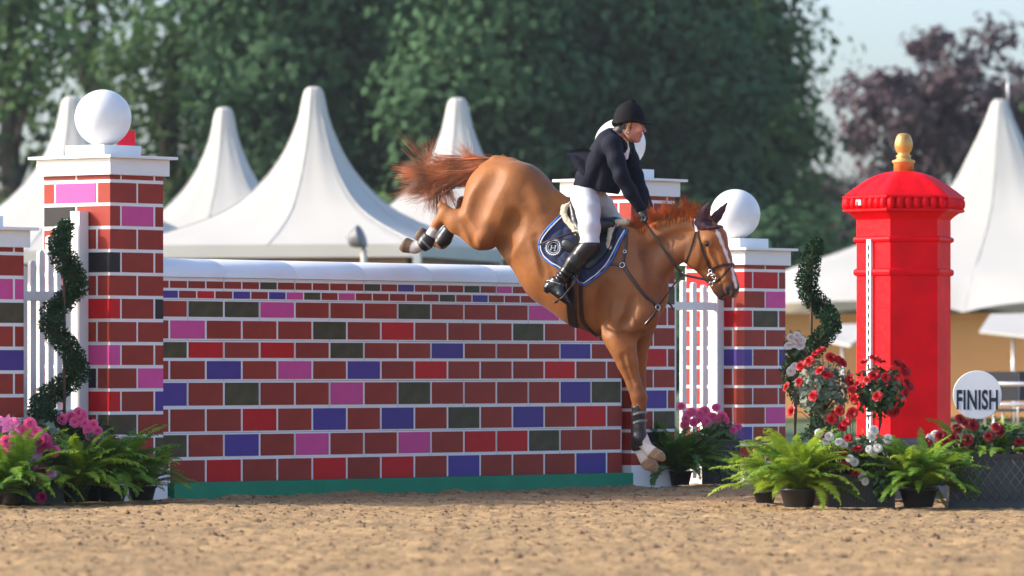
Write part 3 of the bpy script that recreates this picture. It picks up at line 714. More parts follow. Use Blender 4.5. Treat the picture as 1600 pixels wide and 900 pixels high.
while py < 688:
    m.box(-0.007, 0.007, -0.0265, -0.0243, zp(py + 6), zp(py), Matrix.Translation(pc) @ Mx); m.box(-0.0035, 0.0035, -0.0265, -0.0243, zp(py + 9), zp(py + 6) - 0.0005, Matrix.Translation(pc) @ Mx); py += 13.2
s_ = m.build('keyholes', mat('keyhole_black', (0.01, 0.01, 0.01), 0.6), o); tag(s_, kind='stuff')
pc2 = A_ * (94 / 75.5) * 1.03 + (B_ - A_) * (94 / 75.5) * 0.40
m = MB(); m.box(-0.026, 0.026, -0.004, 0.0, zp(322), zp(313.5), Matrix.Translation(pc2 + no_ * 0.012) @ Mx); m.build('label_plate', mat('plate_silver', (0.5, 0.5, 0.52), 0.3, 0.1, metal=0.6), PB)

# ------------------------------------------------------------------ FINISH sign
Ys = -1.9; k2 = (Ys - CAMY) / FPX; c = at(1527, 617, Ys)
FS = empty('finish_sign', (c.x, Ys, 0), math.radians(-6), 'round white FINISH sign on a post right of the post box', 'sign')
m = MB(); Rm = Matrix.Rotation(PI / 2, 4, 'X'); Rd = 38 * k2
m.lathe([(Rd - 0.003, -0.014), (Rd, -0.011), (Rd, 0.011), (Rd - 0.003, 0.014)], 56, (0, 0, 0), smooth=False, M_=Matrix.Translation((0, 0, c.z)) @ Rm); m.build('disc', mat('sign_white', (0.72, 0.74, 0.78), 0.35, 0.03), FS)
m = MB(); m.tube([(0, 0.03, -0.05), (0, 0.03, c.z + 0.05)], 0.016); m.build('post', GREYB, FS)
cu = bpy.data.curves.new('lettering', 'FONT'); cu.body = 'FINISH'; cu.size = 0.205; cu.align_x = 'CENTER'; cu.align_y = 'CENTER'; cu.extrude = 0.0006; cu.offset = 0.0055
cu.space_character = 1.06
INK = mat('sign_ink', (0.012, 0.013, 0.03), 0.5, 0.05)
to = bpy.data.objects.new('lettering_curve', cu); COL.objects.link(to); bpy.context.view_layer.update()
tm = bpy.data.meshes.new_from_object(to.evaluated_get(bpy.context.evaluated_depsgraph_get())); bpy.data.objects.remove(to); tm.name = 'lettering'
o = link('lettering', tm, FS, INK); o.location = (0, -0.0155, c.z - 0.04); o.rotation_euler = (PI / 2, 0, 0); o.scale = (0.455, 0.88, 1)
# ------------------------------------------------------------------ plants
FERN = [mat('fern_green', (0.15, 0.28, 0.03), 0.5, 0.3, 5, trans=0.35, spec=0.3), mat('fern_dark', (0.075, 0.17, 0.03), 0.5, 0.3, 5, trans=0.3, spec=0.3), mat('fern_bright', (0.30, 0.42, 0.035), 0.5, 0.3, 5, trans=0.4, spec=0.3)]
POTB = mat('black_pot', (0.018, 0.018, 0.02), 0.45, 0.2, 8)
POTG = mat('green_pot', (0.008, 0.05, 0.035), 0.5, 0.2, 8)
LEAFM = mat('leaf_glossy', (0.045, 0.095, 0.03), 0.4, 0.35, 12, trans=0.2)
LEAFB = mat('leaf_blue_grey', (0.14, 0.19, 0.14), 0.55, 0.25, 12, trans=0.2)
TOPI = mat('cypress_green', (0.030, 0.080, 0.034), 0.75, 0.5, 14, trans=0.1, spec=0.2)
STEM = mat('stem_brown', (0.10, 0.06, 0.035), 0.8, 0.2, 20)
def frond_mesh(seed, m):
    r = random.Random(seed); vs = []; fs = []; n = 34
    def pos(t):
        a0 = 1.3; x = 0; z = 0; st = 14
        for i in range(st):
            a = a0 - (1.25 + 0.3 * (seed % 3)) * (t * (i + 0.5) / st) ** 1.2; x += math.cos(a) * t / st; z += math.sin(a) * t / st
        return Vector((x, 0.05 * math.sin(3 * t + seed) * t, z))
    for i in range(n):
        t = 0.10 + 0.90 * i / (n - 1); p = pos(t); q = pos(min(t + 0.02, 1.02)); d = (q - p).normalized()
        L_ = 0.118 * (math.sin(PI * min(1, t * 0.86 + 0.14)) ** 0.75 * 0.95 + 0.05) * r.uniform(0.85, 1.1)
        for s in (-1, 1):
            side = Vector((0, s, 0)); tip = p + side * L_ + d * L_ * 0.38 + Vector((0, 0, -0.25 * L_ + r.uniform(-0.02, 0.02)))
            w = d * 0.0165; mid = (p + tip) / 2 + Vector((0, 0, 0.012))
            b = len(vs); vs += [p - w * 0.7, mid - w * 0.9, tip, mid + w * 0.9, p + w * 0.7]; fs += [(b, b + 1, b + 2, b + 3, b + 4)]
    sp = [pos(i / 8) for i in range(9)]
    for i in range(8):
        b = len(vs); h = 0.007 * (1 - i / 9); h2 = 0.007 * (1 - (i + 1) / 9)
        vs += [sp[i] + Vector((0, -h, 0)), sp[i] + Vector((0, h, 0)), sp[i + 1] + Vector((0, h2, 0)), sp[i + 1] + Vector((0, -h2, 0))]; fs.append((b, b + 1, b + 2, b + 3))
    me = bpy.data.meshes.new('frond'); me.from_pydata([tuple(v) for v in vs], [], fs); me.polygons.foreach_set('use_smooth', [True] * len(fs)); me.update(); me.materials.append(m); return me
FR = {c: [frond_mesh(s, FERN[c]) for s in range(4)] for c in range(3)}
def pot(root, r, h, m=POTB, ribs=0, z=0.0):
    mb = MB(); mb.lathe([(r * 0.72, 0), (r * 0.74, 0.004), (r * 0.95, h * 0.86), (r * 1.04, h * 0.87), (r * 1.05, h), (r * 0.96, h), (r * 0.93, h * 0.9), (0.01, h * 0.88)], 28, (0, 0, z))
    return mb.build('pot', m, root)
def fern(px, Y, size, n, label, c=(0, 1), potr=0.12, poth=0.2, rz=0.0, spread=1.0, up=0.0):
    root = empty('potted_fern', (gx(px, Y), Y, 0), rz, label, 'fern', 'potted ferns round the jump'); r = random.Random(int(px * 7 + Y * 100))
    poth *= 0.62; potr *= 0.92; size *= 1.12; pot(root, potr, poth)
    n = int(n * 1.9)
    for i in range(n):
        f = i / n; a = i * 2.39996 + r.uniform(-0.3, 0.3); s = size * 0.98 * (0.6 + 0.45 * r.random())
        tilt = (0.80 * (1 - f) ** 1.3 - 0.34 * f + r.uniform(-0.15, 0.15) - up) * spread   # inner fronds stand up, outer ones droop
        o = link('frond', r.choice(FR[r.choice(c)]), root, None, (0.03 * math.cos(a), 0.03 * math.sin(a), poth * 0.93), (r.uniform(-0.35, 0.35), tilt, a), (s, s, s))
    return root
def petal_flower(name, n_rings, m, seed, cup=1.0, centre=None):
    """many-petalled bloom of unit radius, opening along +z"""
    r = random.Random(seed); mb = MB()
    for ring in range(n_rings):
        f = ring / max(1, n_rings - 1); np_ = 3 + int(ring * 1.6); L_ = 0.35 + 0.65 * f; open_ = 0.25 + 1.0 * f ** 1.2 / cup
        for i in range(np_):
            a = 2 * PI * i / np_ + ring * 0.7 + r.uniform(-0.15, 0.15); w = 1.25 * L_ / (1 + 0.10 * np_) * r.uniform(0.85, 1.15) + 0.12
            vs = []
            for v in range(4):
                t = v / 3; ang = open_ * (0.35 + 0.9 * t); rad = 0.06 + L_ * (math.sin(ang) * t * 0.9); z = L_ * math.cos(ang) * t * 0.9 + 0.06 * (1 - f)
                ww = w * (0.35 + 0.85 * math.sin(PI * (0.18 + 0.62 * t)))
                for u in (-1, -0.4, 0.4, 1):
                    curl = (-0.10 * L_ if t > 0.9 else 0) * (1 - abs(u)) * f + 0.10 * L_ * (u * u) * t
                    x, y = rad, u * ww * 0.5; x -= 0.18 * u * u * ww
                    vs.append((x * math.cos(a) - y * math.sin(a), x * math.sin(a) + y * math.cos(a), z + curl + r.uniform(-0.015, 0.015)))
            mb.add(vs, [(j * 4 + i_, j * 4 + i_ + 1, (j + 1) * 4 + i_ + 1, (j + 1) * 4 + i_) for j in range(3) for i_ in range(3)], True)
    me = mb.mesh(name, m); return me
ROSE = [petal_flower('flower', 4, mat('rose_red', lin(186, 8, 20), 0.5, 0.22, 9, trans=0.2), s, 1.25) for s in (1, 2)]
ROSED = [petal_flower('flower', 4, mat('rose_deep', lin(140, 6, 20), 0.5, 0.2, 9, trans=0.15), 3)]
PINK = [petal_flower('flower', 5, mat('petal_hot_pink', lin(250, 104, 162), 0.5, 0.15, 9, trans=0.25), s, 1.1) for s in (4, 5)]
MAG = [petal_flower('flower', 7, mat('petal_magenta', lin(185, 40, 118), 0.5, 0.2, 9, trans=0.2), 6, 1.3)]
LILAC = [petal_flower('flower', 5, mat('petal_lilac', lin(232, 176, 216), 0.5, 0.2, 9, trans=0.25), 7, 0.9)]
WHITEF = [petal_flower('flower', 5, mat('petal_white', (0.78, 0.76, 0.70), 0.5, 0.1, 9, trans=0.25), s, 0.95) for s in (8, 9)]
def lily_mesh():
    mb = MB()
    for i in range(6):
        a = i * PI / 3; vs = []
        for v in range(6):
            t = v / 5; rad = 1.0 * t; z = 0.55 * t - 0.55 * t ** 3; w = 0.20 * math.sin(PI * min(1, t * 0.92 + 0.08)) ** 0.8
            for u in (-1, 0, 1): vs.append((rad * math.cos(a) - u * w * math.sin(a), rad * math.sin(a) + u * w * math.cos(a), z - (0.05 if u == 0 else 0)))
        mb.add(vs, [(j * 3 + q, j * 3 + q + 1, (j + 1) * 3 + q + 1, (j + 1) * 3 + q) for j in range(5) for q in range(2)], True)
    return mb.mesh('flower', mat('petal_lily', lin(235, 130, 185), 0.5, 0.25, 4, trans=0.25))
LILY = [lily_mesh()]
BLOOMS = {}
def bloom(root, meshes, p, r_, towards=(0, -1, 0.5), jit=0.5, rnd=random):
    d = (Vector(towards) + Vector((rnd.uniform(-jit, jit), rnd.uniform(-jit, jit), rnd.uniform(-jit, jit)))).normalized()
    q = d.to_track_quat('Z', 'Y').to_euler(); q.rotate_axis('Z', rnd.uniform(0, 6.28))
    BLOOMS.setdefault(root.name, (root, []))[1].append(Vector(p))
    return link('flower', rnd.choice(meshes), root, None, p, q, (r_, r_, r_))
def leaves(root, centre, R, n, size, m, name='foliage', shell=0.5, aspect=0.55):
    d = RNG.normal(size=(n, 3)); d /= np.linalg.norm(d, axis=1, keepdims=True); q = RNG.random((n, 1)) ** shell
    C = np.array(centre) + d * q * np.array(R); o = link(name, quads_mesh(name, C, RNG.uniform(size * 0.6, size * 1.2, n), d + 0.6 * RNG.normal(size=(n, 3)) + np.array([0, -0.2, 0.4]), m, aspect), root); tag(o, kind='stuff'); return o
def local(px, py, Y, root):
    p = at(px, py, Y); return Vector((p.x - root.location.x, p.y - root.location.y, p.z))

# spiral topiaries
def topiary(px, Y, path, rads, label, potr, dens=4200, stake=None):
    root = empty('spiral_topiary', (gx(px, Y), Y, 0), 0, label, 'topiary', 'spiral topiaries beside the gates'); k = (Y - CAMY) / FPX
    pts = spline([(a, b, c_, r_) for (a, b, c_), r_ in zip(path, rads)], 140)
    P3 = np.array([[*local(a, b, Y, root)] for a, b, c_, r_ in pts]); P3[:, 1] += pts[:, 2]; R = pts[:, 3] * k
    i = RNG.integers(0, 140, dens); d = RNG.normal(size=(dens, 3)); d /= np.linalg.norm(d, axis=1, keepdims=True)
    lump = 0.75 + 0.5 * vnoise(P3[i] * 14 + d * 1.3 + 40, 9)
    C = P3[i] + d * (R[i] * lump * RNG.random(dens) ** 0.3)[:, None]
    Nn = np.cross(d, RNG.normal(size=(dens, 3))) + 0.4 * d
    o = link('foliage', quads_mesh('foliage', C, RNG.uniform(0.009, 0.019, dens), Nn, TOPI, 0.42), root); tag(o, kind='stuff')
    m = MB(); m.tube([tuple(p) for p in P3[::6]], [max(0.012, r_ * 0.33) for r_ in R[::6]], 7); m.build('branch', STEM, root)
    m = MB(); m.tube([(0, 0.03, 0.1), (0, 0.03, P3[0][2])], 0.011); m.build('stake', STEM, root)
    pot(root, potr, 0.22)
    return root
topiary(100, -0.95, [(104, 352, 0), (94, 385, -0.06), (108, 415, -0.05), (118, 445, 0.08), (100, 470, 0.1), (80, 492, 0.0), (88, 520, -0.12), (112, 548, -0.06), (118, 582, 0.1), (92, 606, 0.12), (68, 628, 0), (72, 655, -0.14), (110, 672, -0.1), (150, 688, 0.0), (168, 712, 0.1)],
        [13, 20, 20, 19, 18, 19, 19, 19, 21, 20, 22, 24, 27, 30, 30], 'dark green spiral topiary in front of the left picket gate', 0.15, 14000)
topiary(1268, 2.2, [(1277, 377, 0), (1270, 395, -0.05), (1263, 425, -0.05), (1262, 452, 0.03), (1277, 472, 0.08), (1294, 492, 0.02), (1299, 510, -0.06), (1284, 530, -0.1), (1262, 548, -0.03), (1240, 572, 0.06), (1244, 604, 0.1), (1272, 630, 0.0), (1290, 660, -0.1), (1265, 690, -0.05)],
        [9, 16, 18, 18, 17, 18, 17, 18, 18, 19, 20, 22, 24, 24], 'dark green spiral topiary between right pillar and post box', 0.15, 11000)

# left flower bed
fern(20, -1.75, 0.52, 46, 'fern at the left photo edge in front of the pink flowers', (0, 0, 2), 0.12, 0.18)
fern(118, -1.45, 0.50, 48, 'fern between the pink flowers and the spiral topiary foot', (0, 2, 2), 0.11, 0.17)
fern(175, -1.2, 0.52, 48, 'darker fern in front of the tall left pillar', (0, 0, 1), 0.12, 0.18)
fern(222, -0.85, 0.38, 42, 'fern at the left foot of the brick wall', (0, 0, 2), 0.11, 0.16)
fern(-12, -2.1, 0.34, 16, 'low fern cut off by the lower left photo edge', (0, 1), 0.10, 0.12, up=-0.2)
r = random.Random(3)
YB = -1.55; bed = empty('flower_trough', (gx(40, YB), YB, 0), 0.1, 'green trough of pink and lilac flowers at the left edge', 'planter')
m = MB(); w_, d_ = 0.26, 0.12
m.box(-w_, w_, -d_, d_, 0, 0.20)
for i in range(26): m.box(-w_ + 0.02 * i + 0.004, -w_ + 0.02 * i + 0.014, -d_ - 0.006, -d_ - 0.0005, 0.01, 0.17)
m.box(-w_ - 0.015, w_ + 0.015, -d_ - 0.015, d_ + 0.015, 0.202, 0.225); m.build('trough', POTG, bed)
leaves(bed, (0, 0, 0.38), (0.26, 0.14, 0.20), 420, 0.045, LEAFM); leaves(bed, (0.08, -0.08, 0.36), (0.2, 0.1, 0.2), 130, 0.05, LEAFB, 'grey_foliage')
Mi = bed.rotation_euler.to_matrix().inverted()
def bl(meshes, px, py, r_px, dy=0.0, **kw): 
    p = Mi @ local(px, py, YB - 0.22 + dy, bed); return bloom(bed, meshes, p, r_px / 190, **kw)
for px, py in ((12, 690), (25, 676), (8, 712), (40, 672), (48, 664), (30, 695), (55, 676), (44, 684), (62, 690), (20, 660), (70, 688), (84, 705)): bl(PINK, px + r.uniform(-3, 3), py + r.uniform(-3, 3), 9.5)
for px, py in ((36, 706), (46, 700), (56, 708), (42, 716), (52, 722), (78, 740), (60, 698)): bl(LILAC, px, py, 10)
for px, py, s in ((68, 694, 15), (56, 741, 17), (65, 778, 9), (46, 726, 9), (70, 735, 8)): bl(MAG, px, py, s)
for px, py in ((9, 662), (18, 668)): bl(LILY, px, py, 14, -0.05)
# pink flowers behind the ferns, in front of the left pillar
YB2 = -1.12; bed2 = empty('potted_pink_flowers', (gx(137, YB2), YB2, 0), 0, 'pink flowers in a pot beside the spiral topiary foot', 'flowers')
pot(bed2, 0.11, 0.2); leaves(bed2, (0, 0, 0.38), (0.16, 0.12, 0.16), 160, 0.04, LEAFM)
for px, py in ((98, 655), (110, 652), (122, 645), (125, 655), (133, 662), (138, 673), (146, 664), (152, 674), (128, 648), (117, 660), (154, 686), (142, 682)):
    bloom(bed2, PINK, local(px, py, YB2 - 0.05 * r.random(), bed2), 9.5 / 220)
# shepherd hooks of the hanging pots
for i, (px, Y, lb) in enumerate(((82, -1.0, 'dark hooked rod left of the first fern'), (95, -0.9, 'dark hooked rod beside the topiary foot'), (202, -0.55, 'dark hooked rod before the tall left pillar'))):
    root = empty('hooked_rod', (gx(px, Y), Y, 0), 0, lb, 'rod', 'hooked rods in the flower bed'); top = at(px, 690, Y).z
    m = MB(); m.tube([(0, 0, 0), (0, 0, top)] + [(0.02 - 0.02 * math.cos(t), 0, top + 0.03 * math.sin(t)) for t in np.linspace(0.3, 3.6, 8)], 0.005, 6); m.build('rod', mat('dark_iron', (0.02, 0.025, 0.04), 0.4, 0.1, metal=0.5), root)

# planter and fern at the right end of the wall
YP = 4.7; kp = (YP - CAMY) / FPX
plt = empty('gothic_planter', (gx(1126, YP), YP, 0), 0, 'dark planter with pointed arch relief and pink flowers below the horse head', 'planter')
LEAD = mat('lead_grey', (0.060, 0.063, 0.070), 0.5, 0.2, 10, metal=0.2)
hw = 29 * kp; hh = 66 * kp
m = MB(); m.box(-hw, hw, -0.12, 0.12, 0, hh); m.box(-hw - 0.008, hw + 0.008, -0.128, 0.128, hh + 0.0005, hh + 0.022); m.build('box', LEAD, plt)
for i in range(7):
    x0 = -hw + (i - 0.5) * hw * 2 / 6; aw = hw * 2 / 6
    pts = []
    for s in (-1, 1):
        c_ = x0 + aw / 2
        arc = [(c_ + s * aw * (1 - t ** 2.2) * 0.96, hh * (0.10 + 0.48 + 0.34 * t)) for t in np.linspace(0, 1, 7)]
        q = [(c_ + s * aw * 0.96, hh * 0.06)] + arc
        q = [(max(-hw, min(hw, a)), b) for a, b in q]
        m = MB(); m.tube([(a, -0.1225, b) for a, b in q], 0.0045, 5); m.build('arch_rib', mat('lead_light', (0.16, 0.165, 0.18), 0.45, 0.1, metal=0.2), plt)
leaves(plt, (0, 0, hh + 0.07), (0.17, 0.13, 0.10), 320, 0.035, mat('leaf_fine', (0.075, 0.12, 0.035), 0.5, 0.4, 14, trans=0.2))
for px, py in ((1064, 635), (1072, 655), (1082, 644), (1070, 664), (1085, 660), (1094, 648), (1101, 643), (1096, 656), (1112, 652), (1119, 637), (1128, 652), (1133, 658), (1120, 658), (1152, 668), (1146, 672), (1076, 648), (1104, 660), (1116, 692)):
    bloom(plt, PINK, local(px, py, YP - 0.1 + 0.1 * r.random(), plt), r.uniform(7.5, 10) / 197)
fern(1062, 4.35, 0.50, 46, 'dark fern at the right end of the wall beside the planter', (0, 1, 1), 0.11, 0.18)

# rose bed before the post box
def rose_tree(px, Y, py, rr, label, lm, fl, n):
    root = empty('rose_tree', (gx(px, Y), Y, 0), 0, label, 'rose tree', 'standard roses before the post box'); k = (Y - CAMY) / FPX
    c = local(px, py, Y, root); pot(root, 0.13, 0.22)
    m = MB(); m.tube([(0.01, 0, 0.15), (-0.012, 0.005, c.z * 0.5), (0.008, 0, c.z * 0.75), (0, 0, c.z)], [0.02, 0.017, 0.015, 0.01], 8)
    for i in range(7):
        a = i * 0.9; m.tube([(0, 0, c.z * 0.8), (rr * k * 0.6 * math.cos(a), rr * k * 0.6 * math.sin(a), c.z + rr * k * 0.3 * math.sin(i * 2))], [0.008, 0.003], 5)
    m.build('stem', STEM, root)
    leaves(root, c, (rr * k, rr * k * 0.85, rr * k * 0.95), 620, 0.030, lm, shell=0.45)
    for (dx, dy) in fl:
        q = 1 - min(0.95, (dx * dx + dy * dy) / (rr * 1.15) ** 2); p = local(px + dx, py + dy, Y - rr * k * 0.85 * math.sqrt(q), root)
        bloom(root, ROSE, p, r.uniform(8, 11) / 228, (dx / rr * 0.9, -0.8, 0.5 - dy / rr * 0.5))
    return root
rose_tree(1288, -2.3, 605, 46, 'red standard rose with pale leaves left of the post box', LEAFB, [(-12, -52), (-35, -32), (10, -45), (22, -42), (5, -18), (-38, -8), (-16, 14), (-58, 0), (-50, 38), (14, 46), (-6, -25), (26, -38), (40, -6), (-4, -58), (-22, -40)], 14)
rose_tree(1374, -2.35, 612, 44, 'red standard rose with dark leaves against the post box', LEAFM, [(-24, -45), (-8, -52), (2, -46), (26, -44), (-34, -12), (-18, -18), (-8, -24), (10, -22), (40, -30), (42, -14), (40, 2), (-42, -2), (-38, 12), (-46, -20), (24, 30), (20, 34), (-2, 8), (46, -8), (36, -40)], 14)
# low trough of red and white flowers between the two ferns
YT = -2.75; tr = empty('flower_trough', (gx(1345, YT), YT, 0), 0, 'black ribbed trough of red and white flowers between the ferns', 'planter')
m = MB(); m.box(-0.22, 0.22, -0.11, 0.11, 0, 0.19); m.box(-0.235, 0.235, -0.125, 0.125, 0.191, 0.215)
for i in range(20): m.box(-0.21 + 0.021 * i, -0.20 + 0.021 * i, -0.116, -0.1105, 0.01, 0.17)
m.build('trough', POTB, tr); leaves(tr, (0, 0, 0.32), (0.30, 0.14, 0.18), 420, 0.035, LEAFM)
for px, py in ((1315, 668), (1328, 650), (1322, 662), (1326, 685), (1340, 702), (1350, 708), (1320, 728), (1337, 740), (1312, 642), (1300, 655), (1318, 705), (1332, 645), (1285, 680)): bloom(tr, ROSE, local(px, py, YT - 0.1 - 0.1 * r.random(), tr), r.uniform(8, 10) / 232)
for px, py in ((1311, 690), (1318, 694), (1366, 672), (1362, 682), (1358, 702), (1364, 708), (1335, 722), (1328, 716), (1348, 745), (1352, 752), (1290, 690), (1296, 682), (1280, 676), (1388, 686), (1372, 700)): bloom(tr, WHITEF, local(px, py, YT - 0.14 - 0.05 * r.random(), tr), r.uniform(7, 9.5) / 232)
leaves(tr, (0.13, -0.16, 0.13), (0.07, 0.04, 0.13), 70, 0.03, LEAFM, 'trailing_ivy')
fern(1248, -2.75, 0.50, 56, 'bright green fern in a grey pot left of the post box', (2, 2, 0), 0.14, 0.20)
fern(1435, -2.8, 0.47, 56, 'bright green fern in front of the post box foot', (2, 0, 0), 0.14, 0.20)
fern(1195, -1.6, 0.40, 18, 'small fern by the foot of the short right pillar', (0, 2), 0.09, 0.12)
# white roses high up at the right pillar
YW = 1.55; wr = empty('white_rose_bush', (gx(1241, YW), YW, 0), 0, 'white roses beside the short right pillar', 'roses')
pot(wr, 0.11, 0.2); m = MB(); m.tube([(0, 0, 0.1), (0.01, 0, 0.6), (0, 0, at(1245, 540, YW).z)], [0.015, 0.013, 0.008], 7); m.build('stem', STEM, wr)
leaves(wr, local(1243, 548, YW, wr), (0.10, 0.09, 0.17), 220, 0.03, LEAFM)
for px, py in ((1236, 527), (1246, 524), (1252, 532), (1240, 538), (1250, 540), (1233, 540), (1244, 532), (1242, 572), (1236, 580)): bloom(wr, WHITEF, local(px, py, YW - 0.1, wr), r.uniform(7, 9) / 209)
# lattice planter at the right edge
YL = -2.6; kl = (YL - CAMY) / FPX; x0, x1 = gx(1484, YL), gx(1640, YL)
lp = empty('lattice_planter', ((x0 + x1) / 2, YL, 0), 0, 'dark lattice planter with red flowers and ferns at the right edge', 'planter'); hw = (x1 - x0) / 2; hh = 76 * kl
m = MB(); m.box(-hw, hw, 0, 0.3, 0, hh); m.box(-hw - 0.01, hw + 0.01, -0.012, 0.312, hh + 0.0005, hh + 0.025); m.box(-hw - 0.01, hw + 0.01, -0.012, 0.312, -0.02, 0.03); m.build('box', LEAD, lp)
LT = MATS['lead_light']; sp = 0.062
for s in (-1, 1):
    i = -8
    while i * sp < 2 * hw + 0.4:
        xa = -hw + i * sp; a = Vector((xa, -0.003, 0.035)); b = Vector((xa + s * (hh - 0.04) * 0.75, -0.003, hh - 0.005))
        t0, t1 = 0.0, 1.0
        for lim in (-hw, hw):
            d = b.x - a.x; t = (lim - a.x) / d
            if (d > 0) == (lim < 0): t0 = max(t0, t)
            else: t1 = min(t1, t)
        if t1 - t0 > 0.05:
            m = MB(); m.tube([a.lerp(b, t0), a.lerp(b, t1)], 0.0048, 5); m.build('lattice_bar', LT, lp)
        i += 1
leaves(lp, (0.0, 0.13, hh + 0.10), (0.36, 0.16, 0.13), 320, 0.04, LEAFM)
for i in range(26):
    a = r.uniform(0, 6.28); s = r.uniform(0.24, 0.42)
    link('frond', r.choice(FR[r.choice((0, 1, 2))]), lp, None, (r.uniform(-0.3, 0.25), r.uniform(0.02, 0.2), hh + 0.01), (r.uniform(-0.4, 0.4), r.uniform(-0.3, 0.35), a), (s, s, s))
for i in range(9):
    s = r.uniform(0.26, 0.36); link('frond', r.choice(FR[0]), lp, None, (-0.28 + 0.075 * i, 0.0, hh + 0.02), (0.0, 0.65 + r.uniform(-0.1, 0.2), -PI / 2 + r.uniform(-0.5, 0.5)), (s, s, s))
for px, py in ((1500, 655), (1510, 662), (1495, 670), (1478, 690), (1490, 685), (1512, 688), (1520, 664), (1545, 682), (1558, 668), (1562, 675), (1448, 692), (1470, 682), (1592, 690), (1508, 698)): bloom(lp, ROSED, local(px, py, YL - 0.03, lp) , r.uniform(9, 12) / 235)
for px, py in ((1455, 684), (1462, 680)): bloom(lp, WHITEF, local(px, py, YL, lp), 9 / 235)

# stems that carry the blooms
for nm, (root, ps) in BLOOMS.items():
    rt = root.name.split('.')[0]; m = MB()
    for p in ps:
        if rt == 'rose_tree': z0 = p.z * 0.88; a = Vector((p.x * 0.35, p.y * 0.35, z0))
        elif rt == 'white_rose_bush': a = Vector((0, 0, p.z - 0.12))
        else:
            z0 = {'lattice_planter': 0.30, 'gothic_planter': 0.28}.get(rt, 0.14); a = Vector((max(-0.2, min(0.2, p.x * 0.7)), max(-0.08, min(0.25, p.y * 0.3 + 0.02)), min(z0, p.z - 0.03)))
        m.tube([a, a.lerp(p, 0.55) + Vector((0, 0.015, 0.03)), p], 0.0028, 4, False)
    tag(m.build('stems', LEAFM, root), kind='stuff')
# ------------------------------------------------------------------ horse: local frame s = heading, t = its left side (away from us), z = up
HTH = math.radians(20); HO = np.array([0.5, 1.49, 0.0]); HS = np.array([math.cos(HTH), -math.sin(HTH), 0]); HT = np.array([math.sin(HTH), math.cos(HTH), 0])
CAMP = np.array([0, CAMY, CAMZ]); KP = 41.9 / FPX
def HP(px, py, t=0.0):
    d = np.array([(px - 800) / FPX, 1, (HZ - py) / FPX]); l = (t + (HO - CAMP) @ HT) / (d @ HT); p = CAMP + l * d - HO
    return np.array([p @ HS, p @ HT, p[2]])
def hpix(V):
    Wd = HO + V[:, :1] * HS + V[:, 1:2] * HT + V[:, 2:3] * np.array([0, 0, 1.0]); k = FPX / (Wd[:, 1] - CAMY)
    return 800 + Wd[:, 0] * k, HZ - (Wd[:, 2] - CAMZ) * k
def hroot(name, label, cat, group=None, kind=True):
    o = empty(name, HO, -HTH, label, cat, group); return o
def sseg(S, a, b, k=0.03, op='add'):
    """a, b: (px, py, t, r_px, l_m)"""
    S.seg(HP(*a[:3]), HP(*b[:3]), a[3] * KP, b[3] * KP, a[4], b[4], k, (0, 1, 0), op)
def schain(S, pts, k=0.03, op='add'):
    for a, b in zip(pts[:-1], pts[1:]): sseg(S, a, b, k, op)
def sell(S, px, py, t, rpx, l, k=0.03, op='add', rz=None, ang=0.0):
    """ellipsoid: in-plane radii rpx along a direction ang (deg, image, clockwise from +x) and rz across, lateral l"""
    a = math.radians(ang); A = [(math.cos(a), 0, -math.sin(a)), (0, 1, 0), (math.sin(a), 0, math.cos(a))]
    S.ell(HP(px, py, t), (rpx * KP, l, (rz or rpx) * KP), A, k, op)
def sdf_box(pts, pad): 
    q = np.array(pts); return q.min(0) - pad, q.max(0) + pad

lo = np.array([HP(612, 300)[0] - 0.02, -0.42, HP(1000, 752)[2]]); hi = np.array([HP(1168, 400)[0], 0.42, HP(800, 228)[2]])
H = SDF(lo, hi, 0.0085)
schain(H, [(783, 309, 0, 60, .235), (803, 318, 0, 64, .262), (840, 362, 0, 65, .262), (880, 408, 0, 74, .275), (922, 433, 0, 78, .265), (956, 445, 0, 78, .235), (982, 452, 0, 64, .185), (994, 460, 0, 46, .155)], 0.06)
for s in (-1, 1):
    sell(H, 812, 290, s * 0.10, 40, 0.14, 0.06, rz=30, ang=35)            # gluteals
    sell(H, 905, 425, s * 0.12, 62, 0.165, 0.06, rz=58, ang=35)           # ribs
    schain(H, [(975, 395, s * .10, 42, .085), (987, 440, s * .13, 42, .095), (998, 486, s * .135, 33, .092)], 0.05)   # scapula
    sell(H, 965, 492, s * 0.165, 30, 0.07, 0.04, rz=24, ang=60)           # triceps
sell(H, 976, 372, 0, 26, 0.075, 0.06, rz=14, ang=-20)                    # withers
schain(H, [(996, 462, 0, 30, .145), (999, 503, 0, 23, .115)], 0.05)        # breast
# hind quarters
for s, dx in ((-1, 0), (1, 6)):
    schain(H, [(777 + dx, 318, s * .125, 50, .135), (754 + dx, 348, s * .15, 38, .115), (752 + dx, 366, s * .165, 25, .095)], 0.045)
    sell(H, 745 + dx, 318, s * 0.12, 34, 0.10, 0.05, rz=20, ang=-70)      # hamstrings
# near hind, folded back
schain(H, [(742, 355, -.165, 28, .08), (716, 347, -.165, 19, .062), (696, 336, -.165, 13, .045)], 0.025)
schain(H, [(714, 338, -.165, 7, .025), (697, 328, -.165, 7.5, .03), (689, 322, -.165, 6.5, .026)], 0.012)
schain(H, [(693, 338, -.165, 10.5, .036), (684, 348, -.165, 8.2, .03), (673, 366, -.165, 7.2, .027), (665, 379, -.165, 9.5, .036), (652, 387, -.165, 7.8, .032), (647, 387, -.165, 9.5, .040)], 0.015)
schain(H, [(648, 387, -.165, 9.5, .041), (634, 383, -.165, 12.5, .055)], 0.008)
